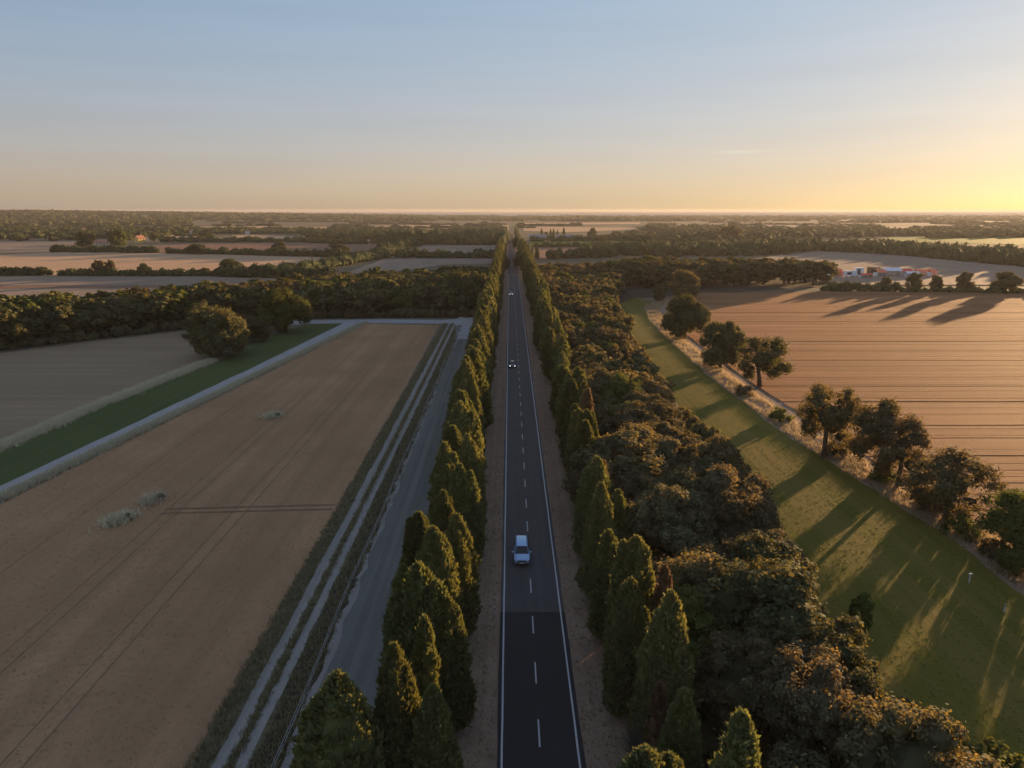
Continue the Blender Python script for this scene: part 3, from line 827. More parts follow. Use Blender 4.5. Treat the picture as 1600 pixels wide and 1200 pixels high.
def twig_bush(seed, R, H, n):
    r = random.Random(seed); mb = MB()
    for k in range(n):
        a = r.uniform(0, 6.28); q = R * math.sqrt(r.random())
        e = (math.cos(a) * q, math.sin(a) * q, H * r.uniform(.5, 1) * (1 - .4 * (q / R) ** 2))
        m = (e[0] * .4, e[1] * .4, e[2] * .55)
        mb.tube([(e[0] * .05, e[1] * .05, 0), m, e], [.035, .022, .008], 3)
    return mb
dbush = empty('dead_bush', (9.5, 44.2, 0)); tag(dbush, 'bare grey dead bush of thin twigs beside the small red-brown dead tree', 'bush')
twig_bush(3, 1.7, 4.6, 260).build('twigs', M['twig_grey'], dbush)
MB().tube([(0, 0, -.1), (.05, 0, .8)], [.16, .1], 6).build('stem', M['bark'], dbush)
dbush = empty('dead_bush', (-10.6, 116.0, 0)); tag(dbush, 'bare dark bush leaning over the old lane from the cypress row', 'bush')
twig_bush(4, 1.9, 2.8, 260).build('twigs', M['twig_grey'], dbush)
MB().tube([(0, 0, -.1), (.05, 0, .8)], [.16, .1], 6).build('stem', M['bark'], dbush)

# ------------------------------------------------------------------ woods
OAK_NEAR = [(oak_crown(s, 3.6, 6.6, 5.0, 30, 15, 46, .14, low=-.6), oak_trunk(s, 3.4, 5.2, 6.0), 8.4) for s in range(101, 107)]
OAK_MID = [(oak_crown(s, 3.8, 7.8, 4.7, 28, 10, 18, .26, low=-.85), oak_trunk(s, 3.4, 5.4, 6.0), 8.7) for s in range(111, 116)]
OAK_FAR = [(oak_crown(s, 4.0, 7.8, 4.7, 24, 8, 10, .42, low=-.85), oak_trunk(s, 3.4, 5.4, 6.0, limbs=3), 8.7) for s in range(121, 125)]
LEAFNAME = ['dark green', 'olive', 'grey-brown', 'fresh green']

def wood(name, poly, spacing, hmin, hmax, labeler, group, seed, limit, weights, hfun=None, avoid=()):
    r = random.Random(seed); pts = []
    lo = (min(p[0] for p in poly), min(p[1] for p in poly)); hi = (max(p[0] for p in poly), max(p[1] for p in poly))
    j = 0; y = lo[1]
    P = np.array(poly)
    while y < hi[1]:
        x = lo[0] + (spacing / 2 if j % 2 else 0); col = 0
        while x < hi[0]:
            px_, py_ = x + r.uniform(-.28, .28) * spacing, y + r.uniform(-.28, .28) * spacing
            if inside(poly, np.array([px_]), np.array([py_]))[0]:
                col += 1; pts.append((px_, py_, j + 1, col))
            x += spacing
        y += spacing * .87; j += 1
    for i, (x, y, rank, col) in enumerate(pts):
        h = r.uniform(hmin, hmax) * (hfun(x, y) if hfun else 1)
        d = math.hypot(x, y)
        cm, tm, ch = r.choice(OAK_NEAR if d < 135 else OAK_MID if d < 260 else OAK_FAR)
        li = r.choices(range(4), weights)[0]
        wsc = h / ch * r.uniform(.85, 1.32) * spacing / 6.6 * 1.05
        tree(name, labeler(x, y, rank, col, li), group, 'tree', tm, cm, OAK[li], x, y, r.uniform(0, 6.28), (wsc, wsc * r.uniform(.9, 1.1), h / ch))
    return len(pts)

right_poly = [(15.0, 30), (25.0, 30), (26.2, 55), (29.2, 80), (31, 130), (33, 200), (36, 255), (41, 300), (52, 338), (60, 400), (60, 432), (14, 432), (14.5, 200)]
def lab_right(x, y, rank, col, li):
    if y < 260: return f'{LEAFNAME[li]} oak in roadside wood, {nth(rank)} rank from the camera, {nth(col)} in from the cypresses'
    return 'oak in the distant stretch of the roadside wood where crowns merge'
n1 = wood('holm_oak_tree', right_poly, 7.0, 7.2, 10.2, lab_right, 'oaks of the roadside wood', 3, 300, (3, 5, 5, 1))
left_poly = [(-150, 207), (-112, 249), (-92, 272), (-11, 275), (-11, 372), (-58, 362), (-86, 322), (-116, 292), (-165, 254), (-236, 208), (-200, 180)]
def lab_left(x, y, rank, col, li):
    front = 275 if x > -92 else 272 + (x + 92) * 1.15 if x > -112 else 249 + (x + 112) * 1.1
    if y - front < 7.5 and x > -160: return 'EDGE' + LEAFNAME[li]
    return 'dark oak in the dense wood beyond the brown field'
n2 = wood('oak_tree', left_poly, 7.8, 9.6, 12.6, lab_left, 'oaks of the wood beyond the brown field', 4, 300, (6, 2, 0, 2))
back_poly = [(60, 392), (70, 372), (110, 385), (168, 392), (178, 410), (120, 424), (62, 432)]
n3 = wood('oak_tree', back_poly, 8.6, 10.5, 13.5, lambda *a: 'dark oak in the wood behind the far edge of the wheat field', 'oaks of the wood behind the wheat', 6, 300, (5, 3, 1, 1))
back_edge = [o for o in COL.objects if o.get('group') == 'oaks of the wood behind the wheat' and o.location.y < 397]
for i, o in enumerate(sorted(back_edge, key=lambda o: o.location.x)): o['label'] = f'dark oak on the wheat-field edge of the back wood, {nth(i + 1)} from the meadow'
edge = [o for o in COL.objects if str(o.get('label', '')).startswith('EDGE')]
for i, o in enumerate(sorted(edge, key=lambda o: -o.location.x / o.location.y)): o['label'] = f"{o['label'][4:]} oak on the front edge of the left wood, {nth(i + 1)} from the cypresses"
print('WOODS', n1, n2, n3)

# undergrowth closing the wood edges down to the ground
def undergrowth(line, n, w, label, R0=1.5, H0=2.2):
    P = np.array(line); seg = np.linalg.norm(P[1:] - P[:-1], axis=1); c = np.r_[0, np.cumsum(seg)]
    u = np.sort(rng.uniform(0, c[-1], n)); i = np.clip(np.searchsorted(c, u) - 1, 0, len(seg) - 1)
    Q = P[i] + (P[i + 1] - P[i]) * ((u - c[i]) / seg[i])[:, None] + rng.normal(size=(n, 2)) * w
    L = [(x, y, -.25, R0 * rng.uniform(.7, 1.3), H0 * rng.uniform(.6, 1.35)) for x, y in Q]
    V, F, t = lumps(L, rng, 130, .15)
    tag(link('undergrowth', np_mesh('undergrowth', V, F, t), OAK[1]), label, 'undergrowth', None, 'stuff')
undergrowth([(25, 28), (26.5, 55), (29.6, 80), (31.5, 130), (33.5, 200), (36.5, 255), (41.5, 298)], 330, .9, 'dense low undergrowth along the meadow edge of the roadside wood')
undergrowth([(16, 28), (16, 120), (16, 200)], 130, 1.2, 'dark low undergrowth behind the right cypress row')
undergrowth([(-152, 204), (-112, 246), (-92, 269), (-12, 272)], 170, 1.0, 'dense low undergrowth along the front of the wood beyond the brown field', 2.0, 3.0)

# ------------------------------------------------------------------ single trees
AIRY = [(oak_crown(s, 3.4, 9.2, 5.7, 27, 9, 46, .15, open_=.7, low=-.85), oak_trunk(s, 3.2, 6.8, 6.2, .30, 8, .12), 10.6) for s in (201, 202, 203, 204)]
FULL = [(oak_crown(s, 4.6, 9.4, 5.3, 42, 14, 42, .18, open_=.1, low=-.9), oak_trunk(s, 4.0, 5.4, 8.0, .38, 7), 10.2) for s in (211, 212, 213)]
def single(px, py, w, h, kind, mat, label, name='field_tree', rz=None, world=None, group=None):
    x, y = world or G(px, py)
    cm, tm, ch = (AIRY if kind[0] == 'a' else FULL)[int(kind[1])]
    base = 7.4 if kind[0] == 'a' else 10.2
    return tree(name, label, group, 'tree', tm, cm, OAK[mat], x, y, rr.uniform(0, 6.28) if rz is None else rz, (w / base, w / base, h / ch))
g = 'trees lining the wheat field'
single(1031, 471, 6.5, 8, 'f0', 0, 'small dark tree at the far corner of the meadow, beside a larger round one', group=g)
single(1070, 466, 14, 12.5, 'f1', 1, 'broad round tree at the far end of the meadow touching the back wood', group=g)
single(1070, 529, 14.5, 13.2, 'f2', 0, 'large dense round tree at the narrow far part of the meadow', group=g)
single(1125, 575, 11, 11.8, 'f0', 0, 'rounded tree in the tree line just beyond the twin dark tree', group=g)
single(1187, 605, 12, 12.2, 'a0', 0, 'dark tree at the wheat edge next to the rounded one', group=g)
single(1287, 716, 9.4, 13.4, 'a1', 1, 'tall ragged tree with ivy-clad trunk in the middle of the tree line', group=g)
single(1368, 744, 8.6, 11.8, 'a2', 1, 'airy tree with slim trunk, first of the touching pair before the wheat', group=g)
single(1402, 762, 7.6, 11.2, 'a3', 2, 'airy tree with leaning limbs, second of the touching pair before the wheat', group=g)
single(1480, 812, 11.4, 9.2, 'a0', 1, 'low broad spreading tree past the airy pair', rz=1.0, group=g)
single(1590, 868, 8.5, 9.2, 'a1', 3, 'open tree with bare limbs at the picture edge beside the dry grass', rz=2.2, group=g)
single(0, 0, 5.2, 4.4, 'f2', 3, 'low leafy bush tree at the picture edge below the open tree', world=(57.2, 72.5), group=g)
for q, (x, y, w, h) in enumerate(((61.5, 60.5, 8, 9.5), (59.5, 48.0, 9, 12))):
    single(0, 0, w, h, 'f%d' % q, 0, f'field tree beyond the picture edge, {nth(q + 1)} past the low leafy bush', world=(x, y), group=g)
# big trees by the green strip on the left
single(345, 556, 16.5, 13.5, 'f1', 0, 'big round dark tree standing between the stubble field and the green strip', 'oak_tree')
single(447, 519, 16.0, 14.0, 'f2', 3, 'big pale green tree at the corner of the green strip and the wood', 'oak_tree')
single(398, 534, 10.0, 7.5, 'f1', 0, 'low bush between the two big trees on the green strip', 'bush_tree')
single(318, 520, 9, 10, 'f0', 1, 'tree at the wood edge just behind the big round dark tree', 'oak_tree')
single(0, 0, 11.5, 11.5, 'f1', 0, 'broad dark tree overhanging the far road from the right verge', 'oak_tree', world=(8.0, 505))
for q_, xx in enumerate((-12.0, -16.5, -21.0)): single(0, 0, 8.5, 15.5, 'f%d' % q_, 0, f'tall sun-blocking oak added at the wood corner by the old lane, {nth(q_ + 1)} from the cypresses', 'oak_tree', world=(xx, 279 + q_))  # oaks added to keep a low sun streak off the stubble
single(0, 0, 9, 10.5, 'f0', 0, 'smaller dark tree leaning over the far road from the left verge', 'oak_tree', world=(-4.2, 488))
single(0, 0, 12, 13, 'f2', 0, 'dark tree narrowing the road at its far vanishing end', 'oak_tree', world=(7.5, 760))
# young bush, reeds at the meadow's near end
yb = empty('young_tree', (33.6, 60.5, 0)); tag(yb, 'slim bright green sapling at the meadow edge', 'sapling')
link('crown', oak_crown(301, .95, 4.0, 2.6, 60, 6, 12, .11, open_=.5, core=False, low=-.95), M['bush'], yb)
MB().tube([(0, 0, -.1), (.05, .02, 2.0), (0, 0, 4.4)], [.07, .05, .015], 6).build('trunk', M['bark'], yb)
for q, (x, y, R_, H_, lab) in enumerate(((30.5, 46.5, 2.2, 2.6, 'bramble bush at the wood edge where the meadow meets the bottom of the picture'),
                                          (34.5, 42.5, 2.4, 2.2, 'tuft of tall green reeds at the bottom edge of the meadow'))):
    b_ = empty('bush', (x, y, 0)); tag(b_, lab, 'bush')
    link('foliage', oak_crown(310 + q, R_, H_, H_ / 2, 16, 8, 22, .16, open_=.4), OAK[3] if q else OAK[2], b_)
    twig_bush(310 + q, R_ * .6, H_ * .8, 14).build('stem', M['bark'], b_)

# ------------------------------------------------------------------ hedges and far trees
def hedge(pxs, h, w, label, dens=.45, z=0.0, name='hedgerow', cat='hedge', kind=None, mat='far_leaves', nq=36, leaf=.6, hv=.45):
    pts = GL(pxs); L = []
    for (x0, y0), (x1, y1) in zip(pts, pts[1:]):
        d = math.hypot(x1 - x0, y1 - y0); n = max(2, int(d / w / dens))
        for k in range(n):
            t = (k + rr.random()) / n
            hh = h * rr.uniform(1 - hv, 1 + hv); R_ = w * rr.uniform(.75, 1.35)
            L.append((x0 + (x1 - x0) * t + rr.uniform(-.5, .5) * w, y0 + (y1 - y0) * t + rr.uniform(-.6, .6) * w, z - .2, R_, hh))
    V, F, t = lumps(L, rng, nq, leaf)
    return tag(link(name, np_mesh(name, V, F, t), M[mat]), label, cat, 'field hedges' if cat == 'hedge' else None, kind)

hedge([(1290, 455), (1330, 454), (1400, 455)], 3.6, 2.6, 'low dark hedge between the wheat field and the tents', name='hedgerow')
hedge([(1405, 456), (1500, 457), (1620, 459)], 2.2, 1.8, 'thin broken hedge along the far wheat edge near the picture edge', dens=.8)
for px, py, w, h, lab in ((1427, 455, 8.5, 9, 'round tree in the far wheat hedge, first past the tents'), (1462, 455, 6.5, 7.6, 'small round tree in the far wheat hedge, second past the tents'),
                          (1505, 456, 8.5, 9.6, 'conical tree in the far wheat hedge, third past the tents'), (1571, 458, 13, 10, 'wide dark tree in the far wheat hedge at the picture edge'),
                          (1383, 452, 5.0, 6.2, 'little tree in the far wheat hedge below the white tent')):
    single(px, py, w, h, 'f%d' % (px % 3), 0, lab, 'hedge_tree', group='trees in the far wheat hedge')
hedge([(-120, 430), (40, 430), (75, 430)], 4.2, 2.8, 'dark hedge below the golden field at the picture edge')
hedge([(96, 430), (200, 431), (340, 431), (400, 431)], 3.6, 2.8, 'long dark hedge below the golden field')
hedge([(340, 432), (430, 434), (520, 436)], 6.0, 4.2, 'tall bushy hedge where the golden field meets the wood')
hedge([(400, 432), (470, 427), (545, 412), (600, 402), (625, 396)], 6.0, 5, 'wide bushy hedge running between the golden field and the grey-tan field')
for px, py, w, h, lab in ((156, 430, 7.5, 9, 'tall ragged tree in the long hedge below the golden field'), (174, 430, 6.2, 9, 'thin bare tree next to the tall ragged tree in the hedge'),
                          (227, 431, 8, 7.5, 'rounded tree standing in the middle of the long hedge'), (362, 431, 15, 10, 'large dark round tree at the end of the long hedge'),
                          (69, 429, 6, 4.6, 'russet bush in the hedge below the golden field'), (322, 431, 6, 5, 'small tree before the large dark round one in the hedge')):
    single(px, py, w, h, 'f%d' % (px % 3), 1 if px in (156, 174) else 0, lab, 'hedge_tree', group='trees in the left hedges')
hedge([(262, 396), (330, 397), (420, 399), (520, 401), (600, 403)], 5.2, 4.5, 'dark hedge between the golden field and the red-brown field')
hedge([(80, 394), (140, 394), (245, 395)], 5.5, 4.5, 'dark hedge behind the golden field on the far left')
for px, py, w, h, lab in ((310, 397, 15, 9.5, 'large tree in the hedge behind the golden field'), (437, 397, 13.5, 11, 'round solitary-looking tree in the hedge by the red-brown field'),
                          (530, 399, 22, 10, 'broad dark tree cluster in the hedge end by the red-brown field'), (90, 394, 11, 7, 'round bush at the start of the far-left hedge'),
                          (117, 393, 10, 6, 'pale bush second in the far-left hedge'), (186, 386, 19, 19, 'tall yellow-green tree beside the farm with the yellow gable'),
                          (135, 387, 21, 17, 'dark broad tree before the far-left farm roofs'), (322, 377, 24, 11, 'broad dark tree behind the red-brown field'),
                          (242, 377, 13, 11, 'dark tree just past the yellow gable')):
    single(px, py, w, h, 'f%d' % (px % 3), 3 if px == 186 else 0, lab, 'hedge_tree', group='trees in the left hedges')
hedge([(778, 403), (720, 403), (620, 402)], 6, 4, 'dark hedge between the two pale fields left of the avenue', dens=.4)
hedge([(590, 396), (625, 391), (650, 384)], 8, 6, 'bushy hedge closing the pale rectangular field')
hedge([(600, 382), (640, 381), (700, 382), (786, 383)], 14, 9, 'dark belt of trees behind the pale rectangular field', dens=.35)
hedge([(460, 377), (520, 381), (600, 381)], 5.5, 5, 'low hedge behind the red-brown field')
hedge([(250, 378), (340, 378), (460, 378)], 6, 6, 'dark hedge line behind the red-brown field on the left')
hedge([(835, 386), (900, 386), (1000, 385), (1060, 384)], 4.5, 4, 'hedge between the pinkish field and the narrow green field')
hedge([(860, 404), (900, 403), (960, 402)], 8, 5, 'dark bushes between the pinkish field and the roadside wood')
hedge([(830, 377), (850, 377), (940, 376.5)], 6, 5, 'garden trees around the white cottage', dens=.8)
single(942, 384, 12, 11, 'f1', 0, 'dark tree standing alone on the narrow green field', 'hedge_tree', group='trees right of the avenue')
single(1140, 373, 31, 17, 'f0', 1, 'big round hazy tree among the far woods on the right', 'hedge_tree', group='trees right of the avenue')
single(925, 374, 13, 15, 'f2', 0, 'dark round tree beside the white cottage', 'hedge_tree', group='trees right of the avenue')
# cottage cypresses
for q, (px, py, h, R_) in enumerate(((846, 374, 15, 2.6), (853, 375, 11, 3.2), (860, 374, 14, 2.2), (865, 374, 14, 2.0), (871, 374, 13, 2.0), (881, 374, 16, 2.0), (832, 402, 11, 1.3), (839, 405, 10, 2.4), (872, 405, 7, 2.6))):
    x, y = G(px, py); cm, ch, cr = CYP_MID[q % 4]
    tree('cypress_tree', (f'{nth(q + 1)} pointed cypress along the white cottage garden, counting away from the avenue' if q < 6 else
         ('thin dark cypress spike beside the avenue before the pinkish field', 'pointed cypress beside the thin spike before the pinkish field', 'small squat cypress before the pinkish field')[q - 6]),
         'cypresses away from the avenue', 'cypress', CTR, cm, M['cypress'], x, y, q * 1.1, (R_ / cr, R_ / cr, h / ch))

def far_wood(name, poly_px, n, R0, H0, label, nq=10, leaf=2.0, mat='far_leaves', zf=None):
    poly = GL(poly_px); x, y = scatter(poly, n, rng)
    L = [(a, b, (zf(a, b) if zf else 0) - .5, R0 * rng.uniform(.7, 1.4), H0 * rng.uniform(.7, 1.3)) for a, b in zip(x, y)]
    V, F, t = lumps(L, rng, nq, leaf)
    return tag(link(name, np_mesh(name, V, F, t), M[mat]), label, 'wood', None, 'stuff')
far_wood('hazy_wood', [(870, 404), (960, 399), (1060, 402), (1200, 399), (1280, 392.5), (1340, 395.5), (1420, 400), (1500, 408.5), (1600, 417), (1800, 430), (1800, 414), (1600, 405), (1480, 398), (1380, 391), (1280, 387), (1120, 390), (980, 394)],
         700, 5, 10.5, 'hazy brown-green wood behind the pale field of the tents', 40, .8)
far_wood('far_wood', [(960, 377), (1130, 376), (1300, 372), (1390, 371), (1390, 364), (1300, 364), (1100, 366), (950, 369)], 210, 9, 8.5, 'loose hazy woodland behind the narrow green field', 14, 1.8)
far_wood('far_wood', [(1390, 369), (1520, 368), (1750, 369), (1750, 362), (1390, 363)], 260, 10, 8.5, 'hazy wood edge behind the glowing green field', 12, 2)
far_wood('far_wood', [(-80, 376), (60, 377), (135, 376), (200, 376), (300, 364), (200, 357), (-80, 358)], 480, 8, 9, 'scattered trees around the far-left farmhouses', 14, 1.8)
far_wood('far_wood', [(200, 365), (480, 366), (620, 372), (620, 364), (400, 359.5), (210, 360)], 380, 9, 7.5, 'tree belt around the far white sheds left of the avenue', 12, 1.8)
far_wood('far_wood', [(480, 374), (600, 376), (640, 378), (786, 378), (786, 364), (640, 365), (480, 366)], 380, 9, 9, 'woodland beside the far avenue on the left', 12, 1.8)
far_wood('far_wood', [(1000, 360), (1130, 362), (1380, 361), (1380, 355), (1200, 358), (1010, 352)], 130, 13, 8, 'dim tree belt before the far strips on the right', 8, 3)
far_wood('far_wood', [(700, 358), (760, 359), (790, 356), (790, 354.5), (700, 355)], 70, 8, 5, 'thin bushes across the long golden field', 8, 2)
# hedge lines of the far plain, too thin to tell apart
L = []
for k in range(62):
    yy = 346 + 30 * rr.random() ** 1.3; x0_ = rr.uniform(-120, 1620); ln = rr.uniform(30, 190); sl_ = rr.uniform(-.012, .012)
    if 780 < x0_ + ln / 2 < 830: continue
    n_ = int(ln * rr.uniform(.35, .8))
    for q in range(n_):
        px_ = x0_ + ln * rr.random(); x, y = G(px_, yy + sl_ * (px_ - x0_))
        if -14 < x < 16: continue
        s_ = rr.uniform(.6, 1.5) * (1.8 if rr.random() < .07 else 1)
        L.append((x, y, -.3, 4.2 * s_ * (1 + y / 4000), 4.2 * s_))
V, F, t = lumps(L, rng, 8, 1.2)
tag(link('far_hedges', np_mesh('far_hedges', V, F, t), M['far_leaves']), 'faint hedge lines and scattered trees across the far plain', 'hedges', None, 'stuff')
# coastal forest closing the view, in ranks from near to far
def belt(d0, d1, a0, a1, n, R0, H0):
    L = []
    for k in range(n):
        a = a0 + (a1 - a0) * rng.random(); d = d0 + (d1 - d0) * rng.random()
        x, y = a * d, d
        L.append((x, y, hill_z(x, y) - 1.0, R0 * rng.uniform(.7, 1.5), H0 * rng.uniform(.75, 1.2)))
    return L
L = belt(1800, 2250, -1.05, -.44, 420, 13, 11) + belt(2600, 3300, -.03, 1.1, 380, 18, 8) + belt(2150, 2700, -1.05, -.44, 420, 17, 14) + belt(2700, 3600, -1.05, -.05, 700, 22, 13) + belt(3600, 4500, -1.05, -.02, 900, 26, 11) \
    + belt(3300, 4500, -.03, 1.1, 900, 24, 9.5) + belt(2600, 3300, .08, .24, 160, 20, 12) + belt(2900, 3400, -.25, .08, 120, 18, 9)
V, F, t = lumps(L, rng, 5, 5)
tag(link('coastal_forest', np_mesh('coastal_forest', V, F, t), M['far_leaves']), 'dark unbroken forest belt along the horizon before the sea', 'forest', None, 'stuff')

# ------------------------------------------------------------------ grasses
mr_ = np.random.default_rng(77)
def gz(x, y, z): return np.stack([x, y, np.full(len(x), z)], -1)
x, y = scatter(bf, 12000, mr_, 190, .9)
stuff('crop_straw', tufts(gz(x, y, .045), mr_, .10, .035, 3, 1.6), M['straw'], 'bristly dry stalks all over the brown field', 'straw')
x, y = scatter(MEL + MER, 7000, mr_, 200, .8)
stuff('meadow_grass', tufts(gz(x, y, .02), mr_, .08, .05, 4, 1.8), M['grass'], 'short tufty grass of the mown meadow', 'grass')
x, y = scatter(rect(-24.0, -22.2, 32, 255), 5200, mr_, near_bias=.6)
x2, y2 = scatter(rect(-21.0, -20.35, 32, 255), 2600, mr_, near_bias=.6)
x3, y3 = scatter(rect(-19.3, -17.0, 32, 250), 4200, mr_, near_bias=.6)
stuff('track_weeds', tufts(gz(np.r_[x, x2, x3], np.r_[y, y2, y3], 0), mr_, .38, .045, 5, 1.0), M['weeds'], 'coarse weeds growing between and beside the wheel ruts', 'weeds')
x, y = scatter(rect(5.7, 10.5, 32, 200), 2400, mr_, near_bias=.8); x2, y2 = scatter(rect(-4.5, -1.2, 32, 200), 1600, mr_, near_bias=.8)
stuff('verge_weeds', tufts(gz(np.r_[x, x2], np.r_[y, y2], .01), mr_, .20, .03, 4, 1.2), M['weeds'], 'sparse dry weeds on the dirt verges of the road', 'weeds')
dm = [(55, 36), (55.3, 60), (55, 85), (53, 100), (50.6, 125), (49.4, 170), (50, 215), (52, 262), (57, 300), (68, 322), (71, 318), (61, 290), (56.5, 250), (54.5, 190), (55, 140), (58, 112), (60.5, 90), (62, 36)]
x, y = scatter(dm, 8500, mr_, near_bias=.35)
kp = mr_.uniform(0, 1, len(x)) < .25 + .75 * (np.sin(x * .9 + np.sin(y * .21) * 2) * np.sin(y * .33 + 1) > -.25)
x, y = x[kp], y[kp]
stuff('dry_tall_grass', tufts(gz(x, y, 0), mr_, .62, .045, 7, 1.0), M['dry_grass'], 'tall dry backlit grass under the line of field trees', 'grass')
# brambles among the tall grass
for q, (x, y, R_, H_) in enumerate(((58.5, 66.5, 2.6, 2.4), (57.4, 77, 1.6, 1.5), (57.0, 82.5, 2.0, 1.8), (58.0, 90, 2.4, 2.2), (56.4, 101, 1.8, 1.6), (54.6, 113, 2.0, 2.0), (53.0, 133, 2.0, 1.8), (52.2, 152, 2.0, 1.8))):
    b_ = empty('bramble_bush', (x, y, 0)); tag(b_, f'dry bramble bush in the tall grass, {nth(q + 1)} along the field trees' , 'bush', 'brambles under the field trees')
    link('foliage', oak_crown(330 + q, R_, H_ * 1.5, H_ / 2.2, 14, 7, 20, .15, open_=.5), OAK[2] if q % 2 else OAK[3], b_)
    twig_bush(330 + q, R_ * .6, H_ * .8, 10).build('stem', M['bark'], b_)
def along(pts, n, w):
    P = np.array(pts); seg = np.linalg.norm(P[1:] - P[:-1], axis=1); c = np.r_[0, np.cumsum(seg)]
    u = mr_.uniform(0, c[-1], n); i = np.clip(np.searchsorted(c, u) - 1, 0, len(seg) - 1); f = (u - c[i]) / seg[i]
    Q = P[i] + (P[i + 1] - P[i]) * f[:, None] + mr_.normal(size=(n, 2)) * w
    return Q[:, 0], Q[:, 1]
x, y = along(GL([(-60, 808), (0, 780), (230, 669), (440, 567.5), (570, 504.5)]), 12000, .5)
stuff('path_edge_grass', tufts(gz(x, y, 0), mr_, .6, .07, 5, 1.3), M['pale_grass'], 'pale dry grass fringe between the white path and the brown field', 'grass')
x, y = along(GL([(-60, 724), (0, 700), (140, 640), (250, 596), (330, 564)]), 9000, .75)
stuff('stubble_edge_grass', tufts(gz(x, y, 0), mr_, .7, .07, 5, 1.2), M['pale_grass'], 'pale dry grass fringe between the stubble field and the green strip', 'grass')
# overgrown spots in the brown field
def clump(x0, y0, ang, n, L_, lab):
    o = empty('grass_clump', (x0, y0, .0)); tag(o, lab, 'grass clump', 'overgrown spots in the brown field')
    u = mr_.normal(size=n) * L_; v = mr_.normal(size=n) * .45
    P = gz(u * math.cos(ang) - v * math.sin(ang), u * math.sin(ang) + v * math.cos(ang), .0)
    V, F, t = tufts(P, mr_, .95, .075, 6, 1.5)
    link('dry_tuft', np_mesh('dry_tuft', V, F, t), M['pale_grass'], o)
    link('green_shrub', oak_crown(350 + n, .5, .9, .4, 9, 6, 14, .10, open_=.3), OAK[0], o, loc=(.9, .5, 0))
    return o
bx0, by0 = G(185, 815); bx1, by1 = G(238, 783)
c1 = clump(bx0, by0, 1.0, 130, 1.0, 'pale dry grass clump with green shrub and two pale stakes in the brown field')
c2 = clump(bx1, by1, 1.2, 80, .7, 'smaller pale grass clump just behind the staked clump in the brown field')
px_, py_ = G(425, 652); clump(px_, py_, .9, 60, .9, 'small weedy clump alone in the middle of the brown field')
for dx, dy, tilt in ((1.0, .6, .02), (2.3, 1.3, -.25)):
    MB().tube([(dx, dy, 0), (dx + tilt, dy, 1.5)], [.035, .03], 6).build('stake', M['post_white'], c1)
# crushed double track across the field
ya, yb_ = G(250, 803), G(520, 796)
for dz in (0, 1.5):
    sheet('crushed_track', [(ya[0], ya[1] - .2 + dz), (yb_[0], yb_[1] - .2 + dz), (yb_[0], yb_[1] + .2 + dz), (ya[0], ya[1] + .2 + dz)], .081, M['wheat_soil'],
          'wheel line crushed across the brown field, ' + ('nearer of the two' if dz == 0 else 'farther of the two'), 'wheel line', jit=.07, step=1.0)

# ------------------------------------------------------------------ posts, poles, fence
def marker_post(px, py, h, label, tee=False, lean=0.0):
    x, y = G(px, py); o = empty('marker_post', (x, y, 0)); o.rotation_euler = (0, lean, 0); tag(o, label, 'post')
    MB().box(-.055, .055, -.055, .055, -.1, h).build('shaft', M['post_white'], o)
    if tee: MB().box(-.22, .22, -.065, .065, h - .12, h + .03).build('plate', M['post_white'], o)
    else: MB().box(-.062, .062, -.062, .062, h - .22, h - .08).build('band', M['post_dark'], o)
marker_post(773, 962, .95, 'white marker post on the left verge near the asphalt seam')
marker_post(835, 608, .95, 'small leaning white marker post on the right verge beyond the van', lean=.3)
marker_post(1514, 911, 1.15, 'white T-shaped marker post on the meadow near the dry grass', True)
marker_post(1569, 957, .95, 'plain white marker post on the meadow below the T-shaped one')
marker_post(1016, 513, 1.5, 'white marker post at the far narrow end of the meadow')
for q, (px, py, h) in enumerate(((622, 962, 3.6), (678, 778, 3.9), (707, 655, 3.8), (724, 598, 3.8))):
    x, y = G(px, py); o = empty('wooden_pole', (x, y, 0)); tag(o, f'slim dark pole between old lane and cypresses, {nth(q + 1)} from the camera', 'pole', 'poles beside the old lane')
    MB().tube([(0, 0, -.2), (.02, 0, h)], [.085, .06], 7).build('shaft', M['post_dark'], o)
    MB().tube([(.02, 0, h), (.02, 0, h + .12)], [.07, .03], 7).build('cap', M['post_dark'], o)
fen = empty('wire_fence', (-17.3, 40, 0)); tag(fen, 'thin wire fence along the dry strip beside the old lane', 'fence')
fpost = MB().tube([(0, 0, -.1), (0, 0, 1.0)], [.03, .03], 5).mesh('fence_post')
for k in range(0, 34): link('post', fpost, M['post_dark'], fen, loc=(.12 * math.sin(k), k * 6, 0))
for z in (.95, .55):
    MB().tube([(.12 * math.sin(k), k * 6, z + (.02 if k % 2 else 0)) for k in range(34)], [.016] * 34, 4).build('wire', M['wire'], fen)

